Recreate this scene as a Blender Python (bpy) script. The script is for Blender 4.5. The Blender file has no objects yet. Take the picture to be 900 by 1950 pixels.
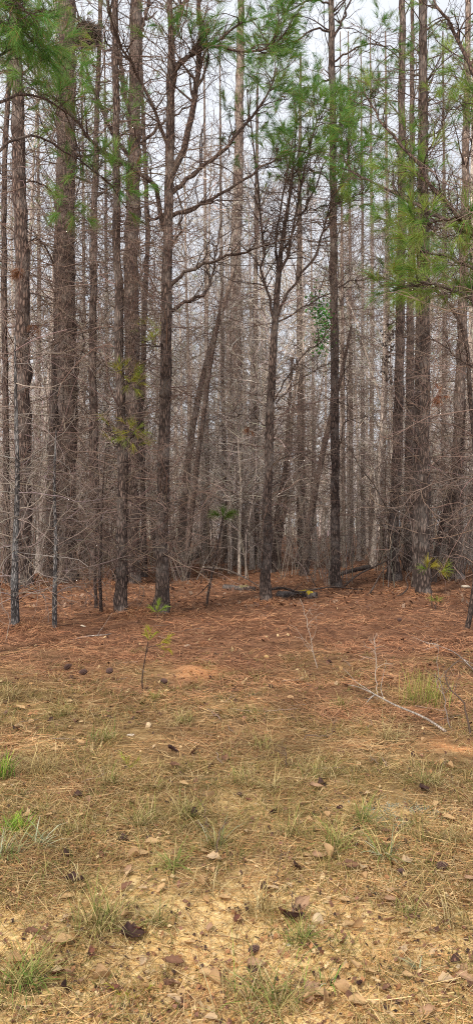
import bpy, math
import numpy as np
PI = math.pi
rng = np.random.default_rng(11)
F, CX, HY, EYE = 1473.0, 450.0, 1000.0, 1.55
sc = bpy.context.scene
col = sc.collection

# ------------------------------------------------------------------ maths
def vnoise(x, y, s, seed=0):
    x = np.asarray(x, float) / s; y = np.asarray(y, float) / s
    xi = np.floor(x).astype(np.int64); yi = np.floor(y).astype(np.int64)
    fx = x - xi; fy = y - yi
    fx = fx * fx * (3 - 2 * fx); fy = fy * fy * (3 - 2 * fy)
    def h(a, b):
        n = (a * 374761393 + b * 668265263 + seed * 974711) & 0x7fffffff
        n = ((n ^ (n >> 13)) * 1274126177) & 0x7fffffff
        return ((n ^ (n >> 16)) & 0xffff) / 65535.0
    return (h(xi, yi) * (1 - fx) + h(xi + 1, yi) * fx) * (1 - fy) + (h(xi, yi + 1) * (1 - fx) + h(xi + 1, yi + 1) * fx) * fy

def fbm(x, y, s, seed=0, o=3):
    t = 0; a = .5; n = 0
    for i in range(o):
        t = t + a * vnoise(x, y, s / 2 ** i, seed + i * 17); n += a; a *= .5
    return t / n

def ss(a, b, x):
    t = np.clip((np.asarray(x, float) - a) / (b - a), 0, 1)
    return t * t * (3 - 2 * t)

def gpt(px, py):                      # ground point shown at that place of the photograph
    d = EYE * F / (py - HY)
    return (px - CX) / F * d, d

def W(px, py, d):
    px = np.asarray(px, float); py = np.asarray(py, float); d = np.asarray(d, float)
    return np.stack([(px - CX) / F * d, d + 0 * px, EYE + (HY - py) / F * d], -1)

MX, MY = gpt(386, 1283)               # orange mound
SX, SY = gpt(20, 1310)                # grassy hummock
def ground(x, y):
    x = np.asarray(x, float); y = np.asarray(y, float)
    h = (fbm(x, y, 1.3, 3, 3) - .5) * .10 * ss(2, 5, y) + (fbm(x, y, .35, 5, 2) - .5) * .035
    h = h + (fbm(x, y, .7, 12, 2) - .5) * .10 * ss(7, 11, y)
    for bx, by in BASES: h = h + .07 * np.exp(-((x - bx) ** 2 + (y - by) ** 2) / .18)
    h = h + (fbm(x, y, 4.5, 8, 2) - .5) * .22 * ss(14, 24, y)
    h = h + .06 * np.exp(-(((x - MX + .12) / .12) ** 2 + ((y - MY) / .25) ** 2))
    h = h + .05 * np.exp(-(((x - SX) / .35) ** 2 + ((y - SY) / .4) ** 2))
    return h

BASES = [((px - CX) / F * d, d) for px, d in ((28, 11.4), (42, 18.6), (130, 21), (99, 22.5), (181, 20), (231, 13), (250, 20.5), (307, 13.1), (505, 15.2), (637, 18.8), (747, 20.6), (806, 16.6), (791, 18.3), (864, 21.5), (776, 24.5))]
def nrm(v):
    return v / np.maximum(np.linalg.norm(v, axis=-1, keepdims=True), 1e-9)

# ------------------------------------------------------------------ mesh building
class MB:
    def __init__(s):
        s.v = []; s.q = []; s.t = []; s.c = []; s.n = 0
    def add(s, v, q=None, t=None, c=(1, 1, 1)):
        v = np.asarray(v, float).reshape(-1, 3)
        c = np.asarray(c, float)
        if c.ndim == 1: c = np.tile(c, (len(v), 1))
        s.v.append(v); s.c.append(c)
        if q is not None and len(q): s.q.append(np.asarray(q, np.int64).reshape(-1, 4) + s.n)
        if t is not None and len(t): s.t.append(np.asarray(t, np.int64).reshape(-1, 3) + s.n)
        s.n += len(v)
    def tubes(s, P, R, sides=3, c=None, cap=False, rough=0):
        P = np.asarray(P, float); R = np.asarray(R, float)
        if P.ndim == 2: P = P[None]; R = R[None]
        n, k, _ = P.shape
        T = nrm(np.gradient(P, axis=1))
        m = nrm(P[:, -1] - P[:, 0])
        ref = np.where(np.abs(m[:, 2:3]) > .8, np.array([[1., .13, 0]]), np.array([[0, .1, 1.]]))[:, None, :]
        u = nrm(np.cross(T, np.broadcast_to(ref, T.shape))); w = np.cross(T, u)
        a = np.arange(sides) * 2 * PI / sides
        rr = np.repeat(R[:, :, None], sides, 2)
        if rough: rr = rr * (1 + rng.normal(0, rough, rr.shape))
        ring = P[:, :, None, :] + rr[..., None] * (np.cos(a)[None, None, :, None] * u[:, :, None, :] + np.sin(a)[None, None, :, None] * w[:, :, None, :])
        i = np.arange(n)[:, None, None] * k * sides; j = np.arange(k - 1)[None, :, None] * sides; l = np.arange(sides)[None, None, :]
        l2 = (l + 1) % sides
        q = np.stack([i + j + l, i + j + l2, i + j + sides + l2, i + j + sides + l], -1).reshape(-1, 4)
        if c is None: cc = (1, 1, 1)
        else:
            cc = np.asarray(c, float)
            if cc.ndim == 2: cc = np.repeat(cc, k * sides, 0)
        s.add(ring, q, None, cc)
        if cap:
            for end in (0, k - 1):
                ctr = P[:, end]
                base = s.n
                v = np.concatenate([ring[:, end], ctr[:, None]], 1).reshape(-1, 3)
                ii = np.arange(n)[:, None] * (sides + 1)
                t = np.stack([ii + np.arange(sides)[None], ii + (np.arange(sides)[None] + 1) % sides, ii + sides + 0 * np.arange(sides)[None]], -1)
                s.add(v, None, t.reshape(-1, 3), c if c is not None and np.ndim(c) == 1 else (1, 1, 1))
    def ribbons(s, P, Wd, side, c):
        n, k, _ = P.shape
        off = side[:, None, :] * Wd[..., None] * .5
        v = np.stack([P - off, P + off], 2)
        i = np.arange(n)[:, None] * k * 2; j = np.arange(k - 1)[None, :] * 2
        q = np.stack([i + j, i + j + 1, i + j + 3, i + j + 2], -1).reshape(-1, 4)
        c = np.asarray(c, float)
        if c.ndim == 2: c = np.repeat(c, k * 2, 0)
        elif c.ndim == 3: c = np.repeat(c, 2, 1).reshape(-1, 3)
        s.add(v, q, None, c)
    def mesh(s, name, origin=(0, 0, 0), smooth=True):
        v = np.concatenate(s.v) - np.asarray(origin, float)
        c = np.concatenate(s.c)
        q = np.concatenate(s.q) if s.q else np.zeros((0, 4), np.int64)
        t = np.concatenate(s.t) if s.t else np.zeros((0, 3), np.int64)
        me = bpy.data.meshes.new(name)
        me.vertices.add(len(v)); me.vertices.foreach_set('co', v.astype(np.float32).ravel())
        nl = len(q) * 4 + len(t) * 3
        me.loops.add(nl); me.loops.foreach_set('vertex_index', np.concatenate([q.ravel(), t.ravel()]).astype(np.int32))
        me.polygons.add(len(q) + len(t))
        me.polygons.foreach_set('loop_start', np.concatenate([np.arange(len(q)) * 4, len(q) * 4 + np.arange(len(t)) * 3]).astype(np.int32))
        me.polygons.foreach_set('use_smooth', np.full(len(q) + len(t), smooth))
        at = me.color_attributes.new('col', 'FLOAT_COLOR', 'POINT')
        at.data.foreach_set('color', np.concatenate([c, np.ones((len(c), 1))], 1).astype(np.float32).ravel())
        me.update(); me.validate()
        return me
    def build(s, name, m, parent=None, origin=(0, 0, 0), smooth=True):
        me = s.mesh(name, origin, smooth); me.materials.append(m)
        o = bpy.data.objects.new(name, me); col.objects.link(o)
        if parent is not None: o.parent = parent
        return o

def tag(o, label=None, cat=None, group=None, kind=None):
    if label: o['label'] = label
    if cat: o['category'] = cat
    if group: o['group'] = group
    if kind: o['kind'] = kind
    return o
def empty(name, loc, label=None, cat=None, group=None):
    o = bpy.data.objects.new(name, None); col.objects.link(o); o.location = loc
    o.empty_display_size = .2
    return tag(o, label, cat, group)
def copy_tree(o, kids, loc, rz=0, s=1.0, label=None, tilt=(0, 0)):
    r = o.copy(); col.objects.link(r); r.location = loc; r.rotation_euler = (tilt[0], tilt[1], rz); r.scale = (s, s, s) if np.isscalar(s) else s
    if label: r['label'] = label
    for k in kids:
        c = k.copy(); col.objects.link(c); c.parent = r
    return r

# ------------------------------------------------------------------ materials
def mat(name):
    m = bpy.data.materials.new(name); m.use_nodes = True
    nt = m.node_tree; nt.nodes.clear()
    return m, nt, nt.nodes, nt.links
def N(nd, t, **k):
    n = nd.new(t)
    for a, b in k.items(): setattr(n, a, b)
    return n
def ramp(nd, stops):
    r = nd.new('ShaderNodeValToRGB'); e = r.color_ramp.elements
    while len(e) > 1: e.remove(e[0])
    e[0].position = stops[0][0]; e[0].color = (*stops[0][1], 1)
    for p, c in stops[1:]:
        x = e.new(p); x.color = (*c, 1)
    return r
def mix(nd, lk, mode, fac, a, b):
    n = nd.new('ShaderNodeMix'); n.data_type = 'RGBA'; n.blend_type = mode
    for sck, val in ((n.inputs[0], fac), (n.inputs[6], a), (n.inputs[7], b)):
        if hasattr(val, 'links'): lk.new(val, sck)
        elif isinstance(val, (tuple, list)): sck.default_value = (*val, 1)
        else: sck.default_value = val
    return n.outputs[2]

def bark(name, dark, light, lich, sc_=1.0, rough=.9, bump=.8, lich_amt=.5, rnd=.35):
    m, nt, nd, lk = mat(name)
    tc = N(nd, 'ShaderNodeTexCoord'); mp = N(nd, 'ShaderNodeMapping'); mp.inputs['Scale'].default_value = (16 * sc_, 16 * sc_, 4.5 * sc_)
    lk.new(tc.outputs['Object'], mp.inputs[0])
    vo = N(nd, 'ShaderNodeTexVoronoi', feature='DISTANCE_TO_EDGE'); vo.inputs['Scale'].default_value = 1.3
    no = N(nd, 'ShaderNodeTexNoise'); no.inputs['Scale'].default_value = 1.2; no.inputs['Detail'].default_value = 6; no.inputs['Roughness'].default_value = .7
    lk.new(mp.outputs[0], no.inputs[0])
    wp = mix(nd, lk, 'LINEAR_LIGHT', .25, mp.outputs[0], no.outputs['Color'])
    lk.new(wp, vo.inputs[0])
    r1 = ramp(nd, [(0, dark), (.10, dark), (.3, light), (1, light)]); lk.new(vo.outputs['Distance'], r1.inputs[0])
    c = mix(nd, lk, 'MULTIPLY', .85, r1.outputs[0], ramp_out(nd, lk, no.outputs['Fac'], [(.25, (.45, .43, .42)), (.7, (1.25, 1.2, 1.2))]))
    n2 = N(nd, 'ShaderNodeTexNoise'); n2.inputs['Scale'].default_value = 3.2; n2.inputs['Detail'].default_value = 5
    lk.new(tc.outputs['Object'], n2.inputs[0])
    f = ramp_out(nd, lk, n2.outputs['Fac'], [(.48, (0, 0, 0)), (.68, (lich_amt,) * 3)])
    c = mix(nd, lk, 'MIX', f, c, lich)
    oi = N(nd, 'ShaderNodeObjectInfo')
    c = mix(nd, lk, 'MULTIPLY', 1.0, c, ramp_out(nd, lk, oi.outputs['Random'], [(0, (1 - rnd, 1 - rnd * .95, 1 - rnd * .9)), (1, (1 + rnd, 1 + rnd * .95, 1 + rnd * .85))]))
    ca = N(nd, 'ShaderNodeAttribute', attribute_name='col'); c = mix(nd, lk, 'MULTIPLY', 1.0, c, ca.outputs['Color'])
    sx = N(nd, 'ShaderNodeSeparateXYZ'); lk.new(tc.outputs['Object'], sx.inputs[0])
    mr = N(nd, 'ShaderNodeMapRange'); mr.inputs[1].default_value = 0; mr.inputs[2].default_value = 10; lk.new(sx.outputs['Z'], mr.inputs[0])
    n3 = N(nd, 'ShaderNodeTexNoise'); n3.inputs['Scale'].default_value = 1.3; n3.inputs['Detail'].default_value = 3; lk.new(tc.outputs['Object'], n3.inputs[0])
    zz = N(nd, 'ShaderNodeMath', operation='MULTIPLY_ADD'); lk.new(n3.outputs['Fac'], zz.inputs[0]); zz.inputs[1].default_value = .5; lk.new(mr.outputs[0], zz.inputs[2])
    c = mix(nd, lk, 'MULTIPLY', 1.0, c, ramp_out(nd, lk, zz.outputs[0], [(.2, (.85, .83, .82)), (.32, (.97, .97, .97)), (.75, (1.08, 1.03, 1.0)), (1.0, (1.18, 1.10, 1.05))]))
    b = N(nd, 'ShaderNodeBsdfPrincipled'); b.inputs['Roughness'].default_value = rough; b.inputs['Specular IOR Level'].default_value = .2
    lk.new(c, b.inputs['Base Color'])
    bp = N(nd, 'ShaderNodeBump'); bp.inputs['Strength'].default_value = bump; bp.inputs['Distance'].default_value = .03
    hh = ramp_out(nd, lk, vo.outputs['Distance'], [(0, (0, 0, 0)), (.25, (1, 1, 1))])
    hh = mix(nd, lk, 'ADD', .5, hh, no.outputs['Color'])
    lk.new(hh, bp.inputs['Height']); lk.new(bp.outputs[0], b.inputs['Normal'])
    o = N(nd, 'ShaderNodeOutputMaterial'); lk.new(b.outputs[0], o.inputs[0])
    return m
def ramp_out(nd, lk, src, stops):
    r = ramp(nd, stops); lk.new(src, r.inputs[0]); return r.outputs[0]

def colmat(name, tint=(1, 1, 1), trans=0.0, rough=.8, noise=0, bump=0, rnd=0.0, spec=.2, nscale=40):
    """colour from the per-strand attribute, optional translucency and mottling"""
    m, nt, nd, lk = mat(name)
    ca = N(nd, 'ShaderNodeAttribute', attribute_name='col')
    c = mix(nd, lk, 'MULTIPLY', 1.0, ca.outputs['Color'], tint)
    b = N(nd, 'ShaderNodeBsdfPrincipled'); b.inputs['Roughness'].default_value = rough; b.inputs['Specular IOR Level'].default_value = spec
    if noise or bump:
        tc = N(nd, 'ShaderNodeTexCoord'); no = N(nd, 'ShaderNodeTexNoise'); no.inputs['Scale'].default_value = nscale; no.inputs['Detail'].default_value = 6
        lk.new(tc.outputs['Object'], no.inputs[0])
        c = mix(nd, lk, 'MULTIPLY', noise, c, ramp_out(nd, lk, no.outputs['Fac'], [(.3, (.35, .35, .35)), (.7, (1.35, 1.3, 1.25))]))
        if bump:
            bp = N(nd, 'ShaderNodeBump'); bp.inputs['Strength'].default_value = bump; bp.inputs['Distance'].default_value = .01
            lk.new(no.outputs['Fac'], bp.inputs['Height']); lk.new(bp.outputs[0], b.inputs['Normal'])
    if rnd:
        oi = N(nd, 'ShaderNodeObjectInfo')
        c = mix(nd, lk, 'MULTIPLY', 1.0, c, ramp_out(nd, lk, oi.outputs['Random'], [(0, (1 - rnd,) * 3), (1, (1 + rnd, 1 + rnd * .9, 1 + rnd * .8))]))
    lk.new(c, b.inputs['Base Color'])
    o = N(nd, 'ShaderNodeOutputMaterial')
    if trans:
        tr = N(nd, 'ShaderNodeBsdfTranslucent'); lk.new(c, tr.inputs[0])
        ms = N(nd, 'ShaderNodeMixShader'); ms.inputs[0].default_value = trans
        lk.new(b.outputs[0], ms.inputs[1]); lk.new(tr.outputs[0], ms.inputs[2]); lk.new(ms.outputs[0], o.inputs[0])
    else: lk.new(b.outputs[0], o.inputs[0])
    return m

M = {}
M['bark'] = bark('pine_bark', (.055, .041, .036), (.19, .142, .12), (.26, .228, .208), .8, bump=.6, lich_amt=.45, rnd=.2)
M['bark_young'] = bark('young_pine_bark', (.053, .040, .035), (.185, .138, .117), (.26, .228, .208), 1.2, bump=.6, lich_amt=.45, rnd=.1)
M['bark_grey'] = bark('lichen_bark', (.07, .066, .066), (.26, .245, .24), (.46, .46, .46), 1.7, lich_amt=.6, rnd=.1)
M['bark_hazed'] = bark('hazed_woodland_bark', (.36, .31, .27), (.64, .57, .51), (.68, .63, .58), .8, bump=.5, lich_amt=.5, rnd=.35)  # pale woodland bark, lightened further to paint in aerial haze
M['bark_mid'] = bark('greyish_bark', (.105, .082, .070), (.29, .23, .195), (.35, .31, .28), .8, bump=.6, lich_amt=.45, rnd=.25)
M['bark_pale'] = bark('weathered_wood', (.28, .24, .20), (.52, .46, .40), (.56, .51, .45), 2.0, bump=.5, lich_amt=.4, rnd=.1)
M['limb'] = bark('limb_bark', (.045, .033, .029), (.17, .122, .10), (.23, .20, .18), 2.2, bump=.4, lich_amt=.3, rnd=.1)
M['twig'] = colmat('twig_bark', rough=.85, rnd=.2)
M['needle'] = colmat('pine_needles', trans=.4, rough=.5, spec=.3)
M['straw'] = colmat('pine_straw', trans=.15, rough=.7)
M['grass'] = colmat('grass_blades', trans=.3, rough=.7)
M['leaf'] = colmat('dry_leaf', trans=.15, rough=.75, noise=.6, bump=.3, nscale=60)
M['cone'] = colmat('pine_cone', rough=.8, noise=.4, nscale=90)
M['stone'] = colmat('stone', tint=(.84, .78, .70), rough=.85, noise=.6, bump=.5, nscale=30)
M['moss'] = colmat('moss', rough=1, noise=.7, bump=1, nscale=25)

# ------------------------------------------------------------------ ground
def sandmask(x, y):
    d = y
    a = 1 - ss(3.0, 4.0, d + (fbm(x, y, .9, 21) - .5) * 1.6)
    for px, py, rx, ry, w in ((455, 1540, .20, .28, .62), (330, 1820, .55, .4, 1.0), (620, 1700, .5, .35, .8), (850, 1840, .4, .3, .6), (760, 1545, .4, .3, .5)):
        gx, gy = gpt(px, py)
        a = np.maximum(a, w * np.exp(-((x - gx) / rx) ** 2 - ((y - gy) / ry) ** 2))
    n = fbm(x, y, .5, 31, 4)
    return np.clip(a * ss(.27, .52, n + .2 * a), 0, 1)
def strawmask(x, y):      # reddish litter of the wood's floor
    return ss(4.2, 10.4, y + (fbm(x, y, .9, 41, 4) - .5) * 7)
def orangemask(x, y):
    gx, gy = gpt(870, 1425)
    a = np.exp(-(((x - MX) / .26) ** 2 + ((y - MY) / .36) ** 2)) + .8 * np.exp(-(((x - gx) / .16) ** 2 + ((y - gy) / .22) ** 2))
    return np.clip(a * ss(.25, .6, fbm(x, y, .22, 51, 3) + .15 * a), 0, 1)
def lichmask(x, y):
    gx, gy = gpt(770, 1548)
    a = np.exp(-(((x - gx) / .22) ** 2 + ((y - gy) / .2) ** 2))
    return np.clip(a * ss(.3, .6, fbm(x, y, .12, 61, 3)) * 1.2, 0, 1)

def build_ground():
    d = np.concatenate([np.linspace(-40, 0.5, 12), np.linspace(1.0, 8, 330), np.geomspace(8.03, 60, 330), np.geomspace(63, 900, 30)])
    u = np.linspace(-1, 1, 361); u = np.sign(u) * np.abs(u) ** 1.5
    D, U = np.meshgrid(d, u, indexing='ij')
    X = U * (2.6 + 1.1 * np.abs(D) + 12 * np.exp(-np.maximum(D, 0)) )
    Z = ground(X, D)
    Z = Z + (fbm(X, D, .09, 71, 3) - .5) * .022 * (D < 12) + (fbm(X, D, .03, 72, 2) - .5) * .008 * (D < 6)
    c = np.stack([sandmask(X, D), strawmask(X, D), np.clip(orangemask(X, D), 0, 1)], -1).reshape(-1, 3)
    n, k = D.shape
    i = np.arange(n - 1)[:, None] * k; j = np.arange(k - 1)[None]
    q = np.stack([i + j, i + j + 1, i + k + j + 1, i + k + j], -1)
    m, nt, nd, lk = mat('forest_floor')
    ca = N(nd, 'ShaderNodeAttribute', attribute_name='col'); sp = N(nd, 'ShaderNodeSeparateColor'); lk.new(ca.outputs['Color'], sp.inputs[0])
    tc = N(nd, 'ShaderNodeTexCoord')
    def noise(s, det=6, r=.65):
        no = N(nd, 'ShaderNodeTexNoise'); no.inputs['Scale'].default_value = s; no.inputs['Detail'].default_value = det; no.inputs['Roughness'].default_value = r
        lk.new(tc.outputs['Object'], no.inputs[0]); return no.outputs['Fac']
    nA, nB, nC = noise(7), noise(34), noise(2.4, 6)
    sand = ramp_out(nd, lk, nB, [(.25, (.33, .19, .078)), (.45, (.62, .41, .165)), (.70, (.80, .62, .33))])
    thatch = ramp_out(nd, lk, nA, [(.28, (.095, .058, .028)), (.5, (.22, .14, .06)), (.75, (.38, .26, .125))])
    litter = ramp_out(nd, lk, nA, [(.25, (.07, .036, .022)), (.5, (.165, .080, .046)), (.75, (.27, .14, .08))])
    orange = ramp_out(nd, lk, nB, [(.3, (.52, .20, .08)), (.5, (.76, .36, .15)), (.7, (.88, .56, .30))])
    c1 = mix(nd, lk, 'MIX', sp.outputs[1], thatch, litter)
    c1 = mix(nd, lk, 'MIX', sp.outputs[0], c1, sand)
    c1 = mix(nd, lk, 'MIX', sp.outputs[2], c1, orange)
    c1 = mix(nd, lk, 'MULTIPLY', .8, c1, ramp_out(nd, lk, nC, [(.32, (.45, .43, .42)), (.62, (1.2, 1.2, 1.2))]))
    b = N(nd, 'ShaderNodeBsdfPrincipled'); b.inputs['Roughness'].default_value = .95; b.inputs['Specular IOR Level'].default_value = .1
    lk.new(c1, b.inputs['Base Color'])
    bp = N(nd, 'ShaderNodeBump'); bp.inputs['Strength'].default_value = .7; bp.inputs['Distance'].default_value = .02
    lk.new(nB, bp.inputs['Height']); lk.new(bp.outputs[0], b.inputs['Normal'])
    o = N(nd, 'ShaderNodeOutputMaterial'); lk.new(b.outputs[0], o.inputs[0])
    g = MB(); g.add(np.stack([X, D, Z], -1), q.reshape(-1, 4), None, c)
    return tag(g.build('ground', m), 'forest floor running from ochre sand to red brown pine litter', None, None, 'structure')
build_ground()

# ------------------------------------------------------------------ branching
def grow(P, n_per, L, R0, ang=(25, 65), up=0.0, wander=.25, k=5, t0=.15, t1=1.0, Lfall=.5, R1=.35, flat=0.0, rg=None):
    """n_per children on each parent polyline; returns polylines, radii"""
    rg = rg or rng
    n, kp, _ = P.shape
    m = n * n_per
    pi_ = np.repeat(np.arange(n), n_per)
    t = rg.uniform(t0, t1, m)
    f = t * (kp - 1); i0 = np.minimum(f.astype(int), kp - 2); fr = (f - i0)[:, None]
    base = P[pi_, i0] * (1 - fr) + P[pi_, i0 + 1] * fr
    tan = nrm(P[pi_, i0 + 1] - P[pi_, i0])
    rv = rg.normal(size=(m, 3)); rv[:, 2] *= (1 - flat)
    perp = nrm(rv - (rv * tan).sum(1, keepdims=True) * tan)
    a = np.radians(rg.uniform(*ang, m))[:, None]
    d = nrm(np.cos(a) * tan + np.sin(a) * perp + np.array([0, 0, up]))
    Ls = L * rg.uniform(.45, 1.2, m) * (1 - Lfall * t)
    if np.ndim(Ls) == 0: Ls = np.full(m, Ls)
    out = np.empty((m, k, 3)); out[:, 0] = base
    wv = rg.normal(0, wander, (m, 3))
    for j in range(1, k):
        d = nrm(d + wv * .6 + rg.normal(0, wander, (m, 3)) + np.array([0, 0, up * .5]))
        out[:, j] = out[:, j - 1] + d * (Ls / (k - 1))[:, None]
    R = R0 * rg.uniform(.6, 1.15, m)[:, None] * np.linspace(1, R1, k)[None]
    return out, R

def catmull(pts, n):
    p = np.asarray(pts, float); k = len(p)
    if k < 3:
        t = np.linspace(0, 1, n)[:, None]; return p[0] * (1 - t) + p[-1] * t
    e = np.concatenate([2 * p[:1] - p[1:2], p, 2 * p[-1:] - p[-2:-1]])
    t = np.linspace(0, k - 1 - 1e-6, n); i = t.astype(int); f = (t - i)[:, None]
    a, b, c, d = e[i], e[i + 1], e[i + 2], e[i + 3]
    return .5 * (2 * b + (c - a) * f + (2 * a - 5 * b + 4 * c - d) * f ** 2 + (3 * b - a - 3 * c + d) * f ** 3)

G1, G2, G3 = (.08, .215, .035), (.19, .325, .06), (.31, .40, .075)
def needle_tufts(mb, pts, dirs, n=60, L=.19, w=.004, cols=(G1, G2), axis=.13, droop=.3, brown=.09):
    """sprays of long needles around shoots starting at pts"""
    pts = np.asarray(pts, float); m = len(pts); T = m * n
    if m == 0: return
    d = np.repeat(nrm(np.asarray(dirs, float)), n, 0)
    f = rng.uniform(0, 1, T) ** .7
    base = np.repeat(pts, n, 0) + d * (f * axis)[:, None]
    rv = rng.normal(size=(T, 3)); pp = nrm(rv - (rv * d).sum(1, keepdims=True) * d)
    a = np.radians(rng.uniform(8, 52, T) * (1.25 - .6 * f))[:, None]
    nd_ = nrm(np.cos(a) * d + np.sin(a) * pp)
    Ls = (L * rng.uniform(.65, 1.1, T))[:, None]
    mid = base + nd_ * Ls * .5
    end = mid + nrm(nd_ + np.array([0, 0, -droop])) * Ls * .5
    P = np.stack([base, mid, end], 1)
    side = nrm(np.cross(nd_, rng.normal(size=(T, 3))))
    Wd = np.tile(np.array([[w, w, w * .35]]), (T, 1))
    tm = np.repeat(rng.uniform(0, 1, m), n)[:, None]
    c = np.asarray(cols[0]) * (1 - tm) + np.asarray(cols[1]) * tm
    c = c * rng.uniform(.65, 1.35, (T, 1))
    br = rng.random((T, 1)) < brown
    c = np.where(br, np.array([[.30, .15, .05]]), c)
    mb.ribbons(P, Wd, side, c)

TW = np.array((.185, .130, .105))
def tcol(n, base=TW, v=.3):
    return base[None] * rng.uniform(1 - v, 1 + v, (n, 1)) * (1 + rng.normal(0, .05, (n, 3)))

# ------------------------------------------------------------------ featured trees
def trunk_mesh(mb, pl, d, sides=14, step=.3, flare=.45, c=(1, 1, 1), rough=.06, dd=None):
    pl = np.asarray(pl, float)
    ys = pl[:, 1]
    n = max(10, int((ys[0] - ys[-1]) / F * d / step))
    q = catmull(np.column_stack([pl, np.zeros(len(pl)) if dd is None else dd]), n)
    dep = d + q[:, 3]
    P = W(q[:, 0], q[:, 1], dep)
    zg = float(ground(P[0, 0], P[0, 1]))
    P[0, 2] = zg - .12
    R = q[:, 2] / F * d * .49
    h = P[:, 2] - zg
    R = R * (1 + flare * np.exp(-np.maximum(h, 0) / .24))
    P = P + np.column_stack([rng.normal(0, .10, n) * R, rng.normal(0, .10, n) * R, np.zeros(n)])
    mb.tubes(P, R, sides, c=c, rough=rough)
    return P, R

def limb(mb, pl, d, dz, r0, r1, twn=14, twL=.7, mat_c=None, sub=True, tw_c=None, seg=16):
    """pl in picture points; dz depth offset from trunk at the tip. returns polyline + tip shoots"""
    P = catmull(W([p[0] for p in pl], [p[1] for p in pl], d + np.linspace(0, 1, len(pl)) ** 1.2 * dz), seg)
    P[1:-1] += rng.normal(0, .02, (seg - 2, 3))
    mb.tubes(P, np.linspace(r0, r1, seg), 7, c=(1, 1, 1))
    tips = []; 
    if sub:
        C, R = grow(P[None], twn, twL, r1 * 1.0 + .002, (25, 60), .12, .18, 6, .2, 1.0, .45)
        mb.tubes(C, R, 4)
        C2, R2 = grow(C, 4, twL * .5, .0042, (25, 60), .1, .22, 4, .25, 1.0, .4)
        mb.tubes(C2, R2, 3)
        C3, R3 = grow(C2, 2, twL * .3, .003, (25, 60), .05, .25, 4, .3, 1.0, .3)
        mb.tubes(C3, R3, 3)
        tips = [C, C2]
    return P, tips

def tips_of(chains, frac=1.0, zmin=None):
    pts, dirs = [], []
    for C in chains:
        k = rng.random(len(C)) < frac
        pts.append(C[k, -1]); dirs.append(C[k, -1] - C[k, -2])
    return np.concatenate(pts), np.concatenate(dirs)

def dead_twigs(P, R, d, z0, z1, n, L, r, sub=(4, 2), droop=-.03, c=TW, wander=.2):
    """the brittle leafless branches low on a pine, all along the stem between two heights"""
    mb = MB()
    lo = np.interp([z0, z1], P[:, 2], np.linspace(0, 1, len(P)))
    C, RR = grow(P[None], n, L, r, (55, 95), droop, wander, 7, lo[0], lo[1], 0, .35)
    mb.tubes(C, RR, 4, c=tcol(len(C), c))
    C2, R2 = grow(C, sub[0], L * .62, r * .52, (25, 60), .0, wander * 1.1, 6, .15, 1, .5)
    mb.tubes(C2, R2, 3, c=tcol(len(C2), c))
    C3, R3 = grow(C2, sub[1], L * .34, max(.0024, r * .32), (25, 65), .0, wander * 1.3, 5, .2, 1, .4)
    mb.tubes(C3, R3, 3, c=tcol(len(C3), c))
    return mb, C, C2

FT = {}
def feature(key, name, label, pl, d, m='bark', cat='tree', group=None, limbs=(), tw=None, foliage=None, sides=14, dd=None, crown=None, twc=TW, flare=.6):
    bx, by = (pl[0][0] - CX) / F * d, d
    org = (bx, by, float(ground(bx, by)))
    root = empty(name, org, label, cat, group)
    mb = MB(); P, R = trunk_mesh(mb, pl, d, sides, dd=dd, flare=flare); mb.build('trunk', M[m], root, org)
    for lb in limbs:
        lm = MB(); nm = MB()
        o = dict(dz=0, r0=.03, r1=.008, twn=12, twL=.7, needles=0, ncol=(G1, G2), frac=.6, m='limb', nn=48, w=.0044, nL=.22)
        o.update(lb[1])
        LP, tips = limb(lm, lb[0], d, o['dz'], o['r0'], o['r1'], o['twn'], o['twL'])
        b = lm.build('branch', M[o['m']], root, org)
        if o['needles']:
            # needles only on the outer shoots
            pts, dirs = tips_of(tips, o['frac'] * .8)
            keep = np.linalg.norm(pts - LP[0], axis=1) > o['needles'] * np.linalg.norm(LP[-1] - LP[0])
            needle_tufts(nm, np.concatenate([pts[keep], LP[-1:]]), np.concatenate([dirs[keep], LP[-1:] - LP[-2:-1]]), o['nn'], o['nL'], o['w'], o['ncol'])
            nm.build('needles', M['needle'], b, org)
    if tw:
        for (z0, z1, n, L, r) in tw:
            t, C, C2 = dead_twigs(P, R, d, z0, z1, int(n * (1.7 if z1 < 7.5 else 2.3)), L * 1.4, r * 1.15, c=twc)
            tag(t.build('twigs', M['twig'], root, org), kind='stuff')
    if crown:
        z0, z1, n, L, tn = crown
        cm, lm = MB(), MB()
        lo = np.interp([z0, z1], P[:, 2], np.linspace(0, 1, len(P)))
        C, RR = grow(P[None], max(4, int(n * .55)), L, .022, (45, 80), .12, .12, 7, lo[0], lo[1], .0, .3)
        lm.tubes(C, RR, 5); C2, R2 = grow(C, 5, L * .45, .009, (25, 60), .15, .2, 5, .35, 1, .3)
        lm.tubes(C2, R2, 3)
        tag(lm.build('limbs', M['limb'], root, org), kind='stuff')
        pts, dirs = tips_of([C, C2], tn)
        needle_tufts(cm, pts, dirs, 42, .22, .005, (G1, G3))
        cm.build('crown', M['needle'], root, org)
    FT[key] = (P, R, root, org)
    return root

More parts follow.
